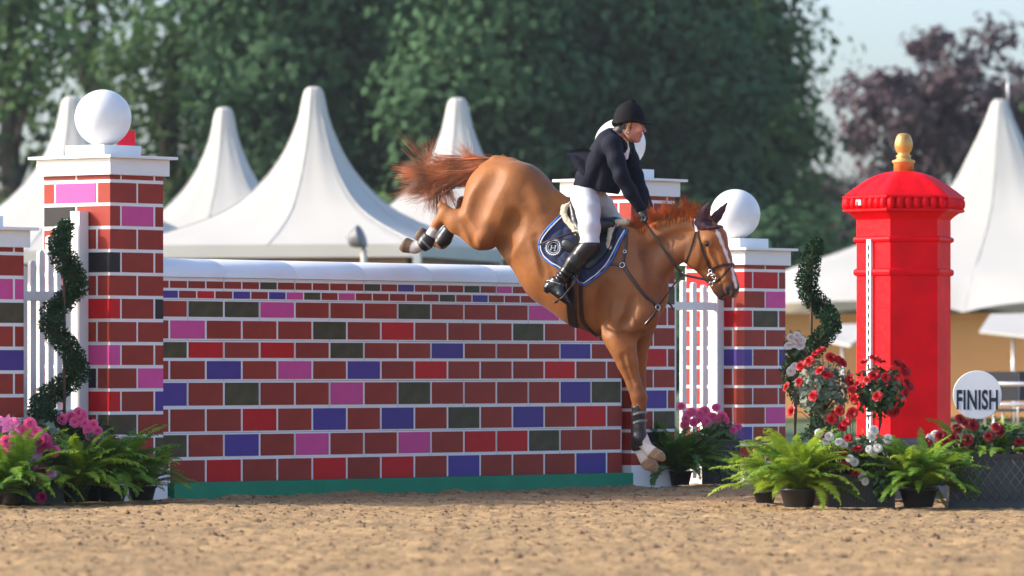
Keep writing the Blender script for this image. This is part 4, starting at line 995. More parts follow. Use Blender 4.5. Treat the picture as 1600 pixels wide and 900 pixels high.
# far hind
schain(H, [(750, 350, .15, 28, .08), (732, 328, .15, 14, .055), (722, 314, .15, 8, .035)], 0.025)
schain(H, [(724, 318, .15, 10, .038), (712, 345, .15, 8, .03), (700, 362, .15, 7.5, .028), (691, 379, .15, 10, .036), (676, 377, .15, 8, .033), (670, 374, .15, 9.5, .04)], 0.015)
schain(H, [(670, 374, .15, 9.5, .041), (658, 367, .15, 12, .055)], 0.008)
# near fore
schain(H, [(998, 488, -.14, 32, .095), (967, 520, -.14, 28, .08)], 0.04)
schain(H, [(971, 535, -.145, 25, .075), (980, 566, -.15, 16.5, .058), (991, 602, -.145, 11.2, .043), (998, 620, -.14, 12.2, .046), (1000, 637, -.14, 9.2, .036), (1000, 665, -.14, 7.6, .03), (1004, 689, -.14, 10, .037), (1012, 701, -.14, 8.2, .034), (1017, 706, -.14, 9.5, .041)], 0.022)
schain(H, [(1016, 704, -.14, 9.5, .042), (1027, 715, -.14, 13, .058)], 0.008)
sell(H, 966, 548, -0.19, 17, 0.03, 0.025, rz=10, ang=65)
# far fore
schain(H, [(1000, 498, .13, 30, .095), (996, 528, .135, 22, .075), (998, 560, .14, 13, .055), (998, 600, .14, 10.8, .043), (999, 622, .14, 12.2, .046), (998, 642, .14, 9.2, .036), (997, 672, .14, 7.6, .03), (999, 699, .14, 10, .037), (1005, 712, .14, 8.2, .034), (1008, 717, .14, 9.5, .041)], 0.022)
schain(H, [(1007, 716, .14, 9.5, .042), (1016, 729, .14, 13, .058)], 0.008)
# soles
def dirn(dx, dy): return (dx, 0, -dy)
H.cut(HP(630, 380, -.165), dirn(-0.82, -0.57), HP(634, 382, -.165), 0.10); H.cut(HP(653, 364, .15), dirn(-0.82, -0.57), HP(656, 366, .15), 0.10)
H.cut(HP(1024, 718, -.14), dirn(-0.26, 0.965), HP(1026, 722, -.14), 0.10); H.cut(HP(1014, 735, .14), dirn(-0.26, 0.965), HP(1016, 738, .14), 0.10)
# neck
schain(H, [(982, 430, 0, 56, .155), (1008, 406, 0, 47, .12), (1038, 383, 0, 38, .092), (1066, 371, 0, 30, .078), (1086, 362, 0, 24, .072)], 0.05)
for s in (-1, 1): schain(H, [(1030, 415, s * .075, 17, .05), (1062, 392, s * .05, 13, .04), (1080, 380, s * .05, 9, .03)], 0.03)
# head
schain(H, [(1098, 354, 0, 18, .075), (1112, 375, 0, 24, .088), (1124, 405, 0, 19, .066), (1138, 437, 0, 13, .052), (1143, 448, 0, 13, .052)], 0.03)
for s in (-1, 1):
    sell(H, 1088, 398, s * 0.045, 24, 0.050, 0.025, rz=22, ang=60)         # jowl
    sell(H, 1107, 377, s * 0.082, 9.5, 0.022, 0.02, rz=6.5, ang=40)       # orbit
    sseg(H, (1107, 390, s * .078, 3.5, .016), (1124, 420, s * .055, 2.6, .013), 0.016)   # facial crest
    sell(H, 1139, 452, s * 0.036, 11, 0.024, 0.014, rz=9, ang=70)         # nostril rim
    sell(H, 1133, 428, s * 0.048, 13, 0.018, 0.02, rz=5, ang=62)
schain(H, [(1090, 404, 0, 17, .055), (1108, 428, 0, 11, .042), (1123, 452, 0, 9, .038), (1128, 461, 0, 7.5, .034)], 0.02)     # lower jaw
sell(H, 1145, 457, 0, 9, 0.048, 0.02, rz=7.5, ang=80); sell(H, 1128, 464, 0, 7.5, 0.036, 0.012, rz=5, ang=20)
sell(H, 1137, 462, 0, 13, 0.06, 0.004, 'sub', rz=1.3, ang=160)          # mouth line
for s in (-1, 1):
    sell(H, 1139, 454, s * 0.062, 6.2, 0.018, 0.010, 'sub', rz=3.6, ang=70)
    sell(H, 1105.5, 381, s * 0.104, 4.2, 0.016, 0.008, 'sub', rz=2.6, ang=35)
# relief: flank hollow, girth groove, shoulder line, jugular groove
sell(H, 818, 352, -0.345, 30, 0.07, 0.09, 'sub', rz=18, ang=-60)
sseg(H, (1054, 421, -.125, 5, .02), (1024, 462, -.185, 5, .02), 0.05, 'sub')
for dx in (0, 9, 17): sseg(H, (983 + dx, 545 + dx, -.225, 1.6, .02), (990 + dx * 0.6, 592, -.20, 1.2, .012), 0.012, 'sub')
# tail dock
schain(H, [(797, 262, 0, 16, .06), (775, 256, 0, 12, .045), (755, 258, 0, 8, .03)], 0.03)
def surf_hit(S, px, py, skip=None):
    d = np.array([(px - 800) / FPX, 1, (HZ - py) / FPX]); a = (HO - CAMP) @ HT
    l0, l1 = (a - 0.47) / (d @ HT), (a + 0.45) / (d @ HT); ls = np.linspace(l0, l1, 420)
    Pw = CAMP + ls[:, None] * d - HO; L = np.stack([Pw @ HS, Pw @ HT, Pw[:, 2]], 1); D = S.sample(L)
    ins = (L >= S.lo).all(1) & (L <= S.lo + S.h * (S.n - 1)).all(1); D = np.where(ins, D, 9)
    i = np.argmax(D < 0)
    if D[i] >= 0: i = int(np.argmin(D)); p = L[i]
    else: f = D[i - 1] / (D[i - 1] - D[i] + 1e-9); p = L[i - 1] + f * (L[i] - L[i - 1])
    return p, S.grad(p[None])[0]
def groove(pts, r_, depth, k=0.03, n=7):
    hs = [surf_hit(H, a, b) for a, b in spline(pts, n)]; q = [p + n_ * (r_ - depth) for p, n_ in hs]
    for a, b in zip(q[:-1], q[1:]): H.seg(a, b, r_, r_, k=k, op='sub')
def bulge(pts, r_, ht, k=0.03, n=5):
    hs = [surf_hit(H, a, b) for a, b in spline(pts, n)]; q = [p - n_ * (r_ - ht) for p, n_ in hs]
    for a, b in zip(q[:-1], q[1:]): H.seg(a, b, r_, r_, k=k)
groove([(806, 340), (800, 358), (791, 376), (784, 388)], 0.06, 0.015, 0.07)
groove([(772, 276), (752, 312), (742, 345)], 0.08, 0.004, 0.07)
groove([(724, 344), (733, 362), (742, 380)], 0.03, 0.010, 0.03)
groove([(948, 448), (943, 482), (948, 514)], 0.04, 0.016, 0.05)
groove([(972, 524), (986, 530), (1002, 522)], 0.03, 0.011, 0.03)
groove([(1008, 385), (1018, 425), (1020, 462)], 0.04, 0.008, 0.05)
groove([(1058, 420), (1044, 440), (1030, 462)], 0.03, 0.010, 0.04)
groove([(1072, 364), (1042, 376), (1012, 396)], 0.04, 0.006, 0.05)
groove([(988, 470), (984, 492), (974, 508)], 0.03, 0.009, 0.04)
groove([(984, 548), (990, 572), (995, 596)], 0.016, 0.007, 0.02); groove([(973, 556), (983, 586), (990, 604)], 0.014, 0.006, 0.02)
bulge([(836, 300), (846, 318)], 0.05, 0.010, 0.06, 3); bulge([(762, 366), (752, 378)], 0.04, 0.008, 0.04, 3); bulge([(900, 330), (870, 305)], 0.06, 0.004, 0.08, 3)
for i in range(5): groove([(838 + 14 * i, 372 + 9 * i), (846 + 14 * i, 405 + 9 * i), (852 + 13 * i, 430 + 8 * i)], 0.03, 0.0028, 0.04)
groove([(1100, 386), (1100, 402), (1094, 420)], 0.014, 0.004, 0.02); groove([(1112, 392), (1120, 408), (1126, 422)], 0.014, 0.004, 0.02)
bulge([(1120, 448), (1128, 440), (1134, 432)], 0.012, 0.003, 0.015, 4)
V, F = H.nets(2)
# coat colours: chestnut with white blaze and socks, grey-pink muzzle, horn hooves
px, py = hpix(V); C = np.tile(np.array([0.295, 0.106, 0.027]), (len(V), 1))
nz = vnoise(V * 5 + 20, 21)[:, None]; C *= 0.86 + 0.28 * nz
C *= 0.92 + 0.16 * vnoise(V * 19 + 5, 22)[:, None]
def paint(mask, col, amt=1.0):
    w = np.clip(mask, 0, 1)[:, None] * amt; C[:] = C * (1 - w) + np.array(col) * w
def d_seg(P2, a, b):
    a = np.array(a, float); b = np.array(b, float); t = np.clip(((P2 - a) @ (b - a)) / ((b - a) @ (b - a)), 0, 1); return np.linalg.norm(P2 - a - t[:, None] * (b - a), axis=1)
def near3(p, R, soft): return np.clip((R - np.linalg.norm(V - p, axis=1)) / soft + 0.5, 0, 1)
P2 = np.stack([px, py], 1); near = V[:, 1] < 0.0
wob = (vnoise(V * 40, 5) - 0.5) * 5
head = np.clip((px - 1075) / 10, 0, 1) * np.clip((480 - py) / 10, 0, 1)
dark = np.array([0.19, 0.06, 0.022])
dk_neck = np.clip((62 - np.minimum(d_seg(P2, (968, 400), (1000, 490)), d_seg(P2, (1000, 440), (1040, 400)) + 26) + (vnoise(V * 9 + 2, 33) - 0.5) * 60) / 26, 0, 1)
paint(dk_neck, np.array([0.185, 0.078, 0.032]), 0.62)                                                     # darker patch over shoulder and neck, ragged edge
paint(np.clip((py - 560) / 60, 0, 1) * (px > 940), dark, 0.45)                                  # darker lower legs
bz = np.array([HP(a, b, 0) for a, b in ((1122, 362), (1130, 384), (1139, 408), (1147, 430), (1153, 446), (1152, 456))])
bpix = [(1119, 358), (1126, 374), (1133, 392), (1139, 408), (1145, 424), (1148, 438), (1150, 450)]
db = np.min([d_seg(P2, a, b) for a, b in zip(bpix[:-1], bpix[1:])], axis=0); fr = (H.grad(V) @ np.array([0.8, 0, 0.45]) > 0.05)
paint(head * np.clip((19 - d_seg(P2, (1144, 452), (1128, 464)) + wob) / 11, 0, 1), (0.040, 0.027, 0.025), 0.88)
bw = np.interp(py, [356, 364, 385, 410, 430, 446, 454], [0.0, 3.0, 2.3, 1.7, 2.2, 2.8, 0.0]) + (vnoise(V * 30 + 3, 8) - 0.5) * 2.2
paint(head * fr * (V[:, 1] < 0.05) * np.clip((bw - db) / 1.2 + 0.5, 0, 1), (0.74, 0.70, 0.66))
paint(head * near3(HP(1149, 462, 0), 0.030, 0.02), (0.42, 0.26, 0.24), 0.5)
for s in (-1, 1):
    paint(near3(HP(1139, 454, s * .06), 0.030, 0.012), (0.03, 0.018, 0.015)); paint(near3(HP(1106, 381, s * .09), 0.028, 0.022), (0.06, 0.028, 0.015), 0.85)
for a, b, r_, hoofp, t_ in (((1000, 684), (1016, 705), 15, (1027, 714), -.14), ((997, 698), (1008, 714), 15, (1016, 729), .14), ((672, 372), (648, 388), 17, (634, 383), -.165)):
    dl = np.abs(V[:, 1] - t_) < 0.09
    paint(dl * np.clip((r_ - d_seg(P2, a, b) + wob) / 3, 0, 1), (0.66, 0.60, 0.53))
for hp, t_, cor in (((1026, 714), -.14, (1019, 705.5, 1029, 715)), ((1016, 729), .14, (1009, 719, 1017, 730)), ((634, 383), -.165, (645, 385, 630, 380)), ((657, 367), .15, (667, 372, 652, 363))):
    p = HP(hp[0], hp[1], t_); c0, c1 = HP(cor[0], cor[1], t_), HP(cor[2], cor[3], t_); ax_ = (c1 - c0) / np.linalg.norm(c1 - c0)
    w = np.clip(((V - c0) @ ax_) / 0.006, 0, 1) * (np.linalg.norm(V - p, axis=1) < 0.13); gr = vnoise(np.stack([(V - c0) @ ax_ * 150, V[:, 1] * 20, V[:, 0] * 20], 1) + 50, 9)[:, None]
    ww = w[:, None]; C[:] = C * (1 - ww) + (np.array([0.30, 0.185, 0.10]) if hp[1] > 500 else np.array([0.16, 0.10, 0.06])) * (0.55 + 0.8 * gr) * ww
for a, b in (((1024, 718), (-0.26, .965)), ):
    pass
def coat_material():
    m = bpy.data.materials.new('chestnut_coat'); m.use_nodes = True; t = m.node_tree; b = t.nodes['Principled BSDF']
    b.inputs['Roughness'].default_value = 0.55; b.inputs['Specular IOR Level'].default_value = 0.28; b.inputs['Sheen Weight'].default_value = 0.06; b.inputs['Sheen Roughness'].default_value = 0.4
    a = t.nodes.new('ShaderNodeAttribute'); a.attribute_name = 'col'
    tc = t.nodes.new('ShaderNodeTexCoord'); mp = t.nodes.new('ShaderNodeMapping'); mp.inputs['Scale'].default_value = (30, 70, 90); mp.inputs['Rotation'].default_value = (0, 0.7, 0)
    n = t.nodes.new('ShaderNodeTexNoise'); n.inputs['Scale'].default_value = 2.2; n.inputs['Detail'].default_value = 5
    t.links.new(tc.outputs['Object'], mp.inputs[0]); t.links.new(mp.outputs[0], n.inputs['Vector'])
    mr = t.nodes.new('ShaderNodeMapRange'); mr.inputs[1].default_value = 0.3; mr.inputs[2].default_value = 0.7; mr.inputs[3].default_value = 0.86; mr.inputs[4].default_value = 1.12
    t.links.new(n.outputs[0], mr.inputs[0])
    mx = t.nodes.new('ShaderNodeMix'); mx.data_type = 'RGBA'; mx.blend_type = 'MULTIPLY'; mx.inputs[0].default_value = 1
    t.links.new(a.outputs['Color'], mx.inputs[6]); t.links.new(mr.outputs[0], mx.inputs[7]); t.links.new(mx.outputs[2], b.inputs['Base Color'])
    n2 = t.nodes.new('ShaderNodeTexNoise'); n2.inputs['Scale'].default_value = 14; n2.inputs['Detail'].default_value = 4
    t.links.new(tc.outputs['Object'], n2.inputs['Vector'])
    ad = t.nodes.new('ShaderNodeMath'); ad.operation = 'MULTIPLY_ADD'; ad.inputs[1].default_value = 0.12
    t.links.new(n.outputs[0], ad.inputs[0]); t.links.new(n2.outputs[0], ad.inputs[2])
    bp = t.nodes.new('ShaderNodeBump'); bp.inputs['Strength'].default_value = 0.35; bp.inputs['Distance'].default_value = 0.012
    t.links.new(ad.outputs[0], bp.inputs['Height']); t.links.new(bp.outputs[0], b.inputs['Normal'])
    return m
horse = hroot('horse', 'chestnut horse with white blaze landing over the brick wall', 'horse')
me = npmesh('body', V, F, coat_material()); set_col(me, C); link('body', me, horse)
for s in (-1, 1):
    p = HP(1105.8, 381, s * 0.0765); m = MB(); R_ = 0.0235
    m.lathe([(R_ * math.sin(PI * q / 14) + 1e-4, -R_ * math.cos(PI * q / 14)) for q in range(15)], 18, tuple(p)); m.build('eye', mat('horse_eye', (0.012, 0.006, 0.004), 0.08, 0.1), horse)
# hair
def hair(name, roots, m, parent, seed):
    """roots: list of (polyline of local points, radius)"""
    mb = MB()
    for pts, r_ in roots: mb.tube(pts, [r_ * (1 - 0.85 * i / (len(pts) - 1)) for i in range(len(pts))], 4, False, 0.45)
    o = mb.build(name, m, parent); return o
R = random.Random(11); st = []
HAIRT = mat('tail_hair', lin(204, 132, 90), 0.5, 0.55, 6, spec=0.5, trans=0.25); HAIRM = mat('mane_hair', lin(214, 122, 60), 0.5, 0.5, 10, spec=0.5, trans=0.3)
def fan(p0, p1, bend, t0, t1, r_, jit, n=8, k_=None):
    a = np.array(p0); b = np.array(p1); out = []
    kx, ky = R.uniform(-1, 1) * jit, R.uniform(-1, 1) * jit
    for i in range(n):
        f = i / (n - 1); c_ = a + (b - a) * f; c_ = c_ + np.array(bend) * math.sin(PI * f * 0.9) + np.array([kx, ky]) * math.sin(2.6 * PI * f) * f
        out.append(tuple(HP(c_[0], c_[1], t0 + (t1 - t0) * f)))
    st.append((out, r_))
for i in range(150):
    u = R.random(); kind_ = R.random()
    r0 = np.array([R.uniform(752, 790), 0]); r0[1] = np.interp(r0[0], [752, 770, 790], [256, 250, 247]) + R.uniform(-3, 12)
    if kind_ < 0.60:   # main swish to the left
        e = np.array([R.uniform(606, 664), R.uniform(258, 318)]); m1 = np.array([735, 266 + 16 * R.uniform(-1, 1)]); m2 = np.array([688, 0.55 * 276 + 0.45 * e[1] + R.uniform(-12, 6)])
    elif kind_ < 0.86: # hanging underside
        e = np.array([R.uniform(655, 705), R.uniform(310, 350)]); m1 = np.array([733, 276 + R.uniform(-8, 10)]); m2 = np.array([0.5 * 700 + 0.5 * e[0], 290 + R.uniform(-8, 10)])
    elif kind_ < 0.95: # lifted top wisps
        e = np.array([R.uniform(618, 672), R.uniform(208, 252)]); m1 = np.array([738, 252 + R.uniform(-5, 6)]); m2 = np.array([0.5 * 695 + 0.5 * e[0], 0.5 * 262 + 0.5 * e[1] + R.uniform(0, 12)])
    else:
        e = np.array([R.uniform(690, 730), R.uniform(222, 242)]); m1 = np.array([748, 250]); m2 = 0.5 * (m1 + e) + np.array([2, 6])
    t1_ = R.gauss(0, 0.06); wv = R.uniform(-5, 5); nh = 13 if kind_ < 0.86 else 8
    for q in range(nh):
        sp_ = np.array([R.gauss(0, 3.2), R.gauss(0, 3.2)]); pts = spline([r0 + 0.4 * sp_, m1 + 0.8 * sp_, m2 + 0.9 * sp_ + np.array([0, wv]), e + sp_ * R.uniform(0.4, 2.2) + np.array([R.uniform(0, 22), wv * R.uniform(-1, 1)])], 11)
        st.append(([tuple(HP(c_[0], c_[1], t1_ * (j / 10) + R.gauss(0, 0.0025))) for j, c_ in enumerate(pts)], R.uniform(0.0028, 0.0066)))
hair('tail', st, HAIRT, horse, 1)
st = []
crest = [(982, 362), (1000, 352), (1020, 346), (1040, 341), (1060, 337), (1078, 335), (1092, 336)]
cs = spline(crest, 60)
for i in range(60):
    f = (i + R.random()) / 60; c_ = cs[int(f * 59)]; ln = np.interp(f, [0, 0.2, 0.45, 0.8, 0.93, 1], [24, 24, 32, 35, 26, 10]) * R.uniform(0.55, 1.12)
    ang = np.interp(f, [0, 0.25, 0.5, 0.8, 1], [195, 165, 118, 66, 45]) + R.gauss(0, 34); bx, by = R.uniform(-13, 13), R.uniform(-9, 4); tt = R.gauss(-0.03, 0.03)
    a_ = math.radians(ang); tip = np.array([c_[0] + ln * math.cos(a_), c_[1] + 4 - ln * math.sin(a_) * 0.95])
    for q in range(24):
        r0 = (c_[0] + R.gauss(0, 5), c_[1] + R.uniform(1, 10)); e = tip + np.array([R.gauss(0, 2.6), R.gauss(0, 2.6)]); e = np.array(r0) + (e - np.array(r0)) * R.uniform(0.6, 1.08)
        t0 = R.gauss(0, 0.016); fan(r0, tuple(e), (bx + R.gauss(0, 0.8), by + R.gauss(0, 0.8)), t0, t0 * 0.4 + tt, R.uniform(0.003, 0.006), 0.8, 7)
for i in range(150):   # strands lying over the near side
    f = R.uniform(0.05, 0.95); c_ = cs[int(f * 59)]; p, n_ = surf_hit(H, c_[0] + R.uniform(-4, 2), c_[1] + R.uniform(9, 16))
    st.append(([tuple(HP(c_[0], c_[1] + 3, 0)), tuple((HP(c_[0], c_[1], -0.03) + p) / 2 + n_ * 0.012), tuple(p + n_ * 0.006)], R.uniform(0.003, 0.006)))
hair('mane', st, HAIRM, horse, 2)

# ------------------------------------------------------------------ tack
LEATH = mat('brown_leather', (0.030, 0.014, 0.010), 0.35, 0.25, 14, 0.1, 90)
BLKL = mat('black_leather', (0.012, 0.011, 0.011), 0.36, 0.25, 14, 0.12, 60)
STEEL = mat('steel', (0.62, 0.62, 0.62), 0.22, 0.05, metal=1.0)
NAVY = mat('navy_cloth', lin(26, 38, 74), 0.8, 0.2, 30, 0.15, 220)
def ribbon(name, P, Nn, w, th, m, parent, wf=None):
    P = np.array(P); N = len(P); T = np.gradient(P, axis=0); T /= np.linalg.norm(T, axis=1, keepdims=True) + 1e-9
    X = np.cross(T, Nn); X /= np.linalg.norm(X, axis=1, keepdims=True) + 1e-9
    ww = (np.full(N, w) if wf is None else np.array(wf))[:, None] / 2
    vs = np.concatenate([np.stack([P[i] - X[i] * ww[i], P[i] - X[i] * ww[i] * 0.7 + Nn[i] * th, P[i] + X[i] * ww[i] * 0.7 + Nn[i] * th, P[i] + X[i] * ww[i]], 0) for i in range(N)])
    mb = MB(); mb.add(vs, [(i * 4 + j, i * 4 + (j + 1) % 4, (i + 1) * 4 + (j + 1) % 4, (i + 1) * 4 + j) for i in range(N - 1) for j in range(4)] + [(0, 3, 2, 1), ((N - 1) * 4, (N - 1) * 4 + 1, (N - 1) * 4 + 2, (N - 1) * 4 + 3)], False)
    return mb.build(name, m, parent)
def strap(name, pts, w, m, parent, th=0.006, n=24, S=None, lift=0.001, mirror=False):
    q = spline(pts, n); hs = [surf_hit(S or H, a, b) for a, b in q]
    P = np.array([p + n_ * lift for p, n_ in hs]); Nn = np.array([n_ for p, n_ in hs])
    if n > 8:
        for _ in range(2): P[1:-1] = 0.5 * P[1:-1] + 0.25 * (P[2:] + P[:-2]); Nn[1:-1] = Nn[1:-1] + Nn[2:] + Nn[:-2]; Nn /= np.linalg.norm(Nn, axis=1, keepdims=True)
        P += Nn * 0.0015
    o = ribbon(name, P, Nn, w, th, m, parent)
    if mirror:
        P2_ = P * np.array([1, -1, 1]); N2 = Nn * np.array([1, -1, 1]); ribbon(name, P2_[::-1], N2[::-1], w, th, m, parent)
    return o
def ring(parent, c, n_, R_, r_, m, name='ring'):
    n_ = Vector(n_).normalized(); a = n_.orthogonal().normalized(); b = n_.cross(a); c = Vector(c)
    mb = MB(); pts = [c + a * R_ * math.cos(2 * PI * i / 16) + b * R_ * math.sin(2 * PI * i / 16) for i in range(17)]; mb.tube(pts, r_, 6, False); return mb.build(name, m, parent)
# saddle pad (both sides), quilted
rear = spline([(880, 334), (868, 345), (851, 364), (843, 384), (851, 403), (873, 419), (894, 433), (908, 443)], 52)
front = spline([(980, 360), (973, 372), (965, 388), (957, 404), (946, 419), (935, 430), (924, 438), (914, 445)], 52)
pad = hroot('saddle_pad', 'navy quilted saddle pad with blue and white trim and round emblem', 'saddle pad')
nu = 60; G = np.zeros((52, nu, 3)); GN = np.zeros((52, nu, 3))
for i in range(52):
    for j in range(nu):
        f = j / (nu - 1); q = rear[i] * (1 - f) + front[i] * f; p, n_ = surf_hit(H, *q); G[i, j] = p; GN[i, j] = n_
Gs = G.copy()
for _ in range(14): Gs[1:-1, 1:-1] = 0.25 * (Gs[2:, 1:-1] + Gs[:-2, 1:-1] + Gs[1:-1, 2:] + Gs[1:-1, :-2])
qu = np.array([[abs(math.sin((i * 1.0 + j) * 0.30)) ** 0.5 * abs(math.sin((i * 1.0 - j) * 0.30)) ** 0.5 for j in range(nu)] for i in range(52)])
def shell(name, Gp, Gn, off, th, m, parent):
    a, b = Gp.shape[:2]; top = (Gp + Gn * (off + th)).reshape(-1, 3); bot = (Gp + Gn * off).reshape(-1, 3); n_ = a * b
    f = grid_faces(a, b); fs = [tuple(q) for q in f] + [tuple(q[::-1] + n_) for q in f]
    e = list(range(b)) + [i * b + b - 1 for i in range(1, a)] + [(a - 1) * b + j for j in range(b - 2, -1, -1)] + [i * b for i in range(a - 2, 0, -1)]
    fs += [(e[i], e[i] + n_, e[(i + 1) % len(e)] + n_, e[(i + 1) % len(e)]) for i in range(len(e))]
    mb = MB(); mb.add(np.concatenate([top, bot]), fs, True); return mb.build(name, m, parent)
BLUE = mat('trim_blue', lin(40, 110, 200), 0.6, 0.1, 30); TRW = mat('trim_white', (0.7, 0.72, 0.75), 0.6, 0.05)
for s in (1, -1):
    M3 = np.array([1, s, 1])
    shell('quilted_panel', Gs * M3, GN * M3, 0.006, 0.007 + 0.010 * qu[:, :, None], NAVY, pad)
    edge_ = np.concatenate([Gs[:, 0], Gs[::-1, -1]]); en = np.concatenate([GN[:, 0], GN[::-1, -1]])
    mb = MB(); mb.tube([tuple(q) for q in (edge_ + en * 0.012) * M3], 0.0085, 8); mb.build('blue_trim', BLUE, pad)
    cen = Gs.mean((0, 1)); inn = edge_ + (cen - edge_) / np.linalg.norm(cen - edge_, axis=1, keepdims=True) * 0.016
    mb = MB(); mb.tube([tuple(q) for q in (inn + en * 0.0225) * M3], 0.0052, 6); mb.build('white_piping', TRW, pad)
ec = (866.5, 387.5)
def onpad(a, b, lift=0.024):
    p, n_ = surf_hit(H, a, b); return p + n_ * lift, n_
pts = [onpad(ec[0] + 10.5 * math.cos(t), ec[1] + 10.5 * math.sin(t) * 1.02)[0] for t in np.linspace(0, 2 * PI, 33)]
mb = MB(); mb.tube([tuple(p) for p in pts], 0.0042, 6, False); mb.build('emblem_ring', TRW, pad)
pts = [onpad(ec[0] + 8.0 * math.cos(t), ec[1] + 8.0 * math.sin(t))[0] for t in np.linspace(0, 2 * PI, 33)]
mb = MB(); mb.tube([tuple(p) for p in pts], 0.0022, 5, False); mb.build('emblem_ring', TRW, pad)
mb = MB()
for (x0, y0, x1, y1) in ((-3.2, -4, -3.2, 4), (3.2, -4, 3.2, 4), (-3.2, 0, 3.2, 0), (-4.8, -4, -1.6, -4), (-4.8, 4, -1.6, 4), (1.6, -4, 4.8, -4), (1.6, 4, 4.8, 4)):
    w_ = 0.0034 if y0 != y1 else 0.002; c15, s15 = math.cos(0.14), math.sin(0.14)
    q = [(ec[0] + c15 * x0 - s15 * y0, ec[1] + s15 * x0 + c15 * y0), (ec[0] + c15 * x1 - s15 * y1, ec[1] + s15 * x1 + c15 * y1)]
    mb.tube([tuple(onpad(*q[0])[0]), tuple(onpad(*q[1])[0])], w_, 6)
mb.build('emblem_letter', TRW, pad)
mb = MB()
for t in np.linspace(0, 2 * PI, 25)[:-1]: mb.lathe([(0.0005, -0.003), (0.004, 0), (0.0005, 0.004)], 6, tuple(onpad(ec[0] + 12.4 * math.cos(t), ec[1] + 12.4 * math.sin(t), 0.021)[0]))
tag(mb.build('emblem_beads', TRW, pad), kind='stuff')
# saddle: sheepskin, seat, flaps, girth, stirrups
sad = hroot('saddle', 'black leather jumping saddle with cream sheepskin edge', 'saddle')
WOOL = mat('sheepskin', (0.62, 0.53, 0.38), 0.95, 0.25, 50, 0.8, 90, sheen=0.3)
S2 = SDF(HP(868, 420)[:] * [1, 0, 1] + np.array([0, -0.42, 0]), HP(990, 300) * [1, 0, 1] + np.array([0, 0.42, 0]), 0.009)
for s in (-1, 1):
    q = [(902, 366, 0), (893, 356, 0), (884, 345, 0), (879, 335, 0), (881, 326, 0), (889, 322, 0)]
    for path in (q, [(979, 351, 0), (966, 352, 0), (957, 362, 0), (954, 376, 0), (951, 388, 0)]):
        prev = None
        for (a, b, _) in path:
            p, n_ = surf_hit(H, a, b); p = (p + n_ * 0.020) * np.array([1, -s, 1])
            if prev is not None: S2.seg(prev, p, 0.024, 0.024, k=0.01)
            prev = p
v_, f_ = S2.nets(1); v_ += (np.stack([vnoise(v_ * 60 + i * 9, 30 + i) for i in range(3)], 1) - 0.5) * 0.012
for vi, fi in islands(v_, f_): link('sheepskin', npmesh('sheepskin', vi, fi, WOOL), sad)
S3 = SDF(HP(868, 430) * [1, 0, 1] + np.array([0, -0.42, 0]), HP(1000, 298) * [1, 0, 1] + np.array([0, 0.42, 0]), 0.009)
schain(S3, [(893, 322, 0, 7, .14), (902, 344, 0, 10, .17), (922, 354, 0, 9, .13), (945, 350, 0, 9, .12), (962, 346, 0, 8, .09)], 0.03)
for s in (-1, 1):
    schain(S3, [(895, 320, s * .10, 6, .05), (901, 345, s * .16, 9, .045), (906, 360, s * .20, 9, .04)], 0.02)
    schain(S3, [(920, 350, s * .14, 11, .03), (935, 352, s * .18, 12, .035), (953, 350, s * .15, 9, .035)], 0.02)
v_, f_ = S3.nets(2); link('seat', npmesh('seat', v_, f_, BLKL), sad)
fl = [[(898, 362), (901, 376), (896, 392), (900, 406), (908, 420)], [(966, 352), (962, 372), (952, 392), (938, 408), (920, 421)]]
fa, fb = spline(fl[0], 18), spline(fl[1], 18); Gf = np.zeros((18, 18, 3)); Gn = np.zeros((18, 18, 3))
for i in range(18):
    for j in range(18):
        q = fa[i] * (1 - j / 17) + fb[i] * (j / 17); Gf[i, j], Gn[i, j] = surf_hit(H, *q)
for _ in range(4): Gf[1:-1, 1:-1] = 0.25 * (Gf[2:, 1:-1] + Gf[:-2, 1:-1] + Gf[1:-1, 2:] + Gf[1:-1, :-2])
for s in (1, -1): shell('flap', Gf * [1, s, 1], Gn * [1, s, 1], 0.026, 0.010, BLKL, sad)
# padded thigh block behind the leg
for s in (-1, 1):
    S4 = SDF(HP(870, 412) * [1, 0, 1] + np.array([0, -0.46, 0]), HP(925, 350) * [1, 0, 1] + np.array([0, 0.46, 0]), 0.008)
    p, n_ = surf_hit(H, 891, 386); p = (p + n_ * 0.022) * np.array([1, -s, 1]); S4.ell(p, (0.072, 0.022, 0.05), [(0.86, 0, -0.5), (0, 1, 0), (0.5, 0, 0.86)], 0.01); v_, f_ = S4.nets(1); link('thigh_block', npmesh('thigh_block', v_, f_, BLKL), sad)
g1 = strap('girth', [(892, 428), (893, 450), (893, 475), (894, 497), (897, 508)], 0.085, LEATH, sad, 0.014, 20, mirror=True)
strap('stud_guard', [(908, 438), (908, 470), (910, 498), (922, 515), (940, 529)], 0.035, LEATH, sad, 0.010, 24, mirror=True)
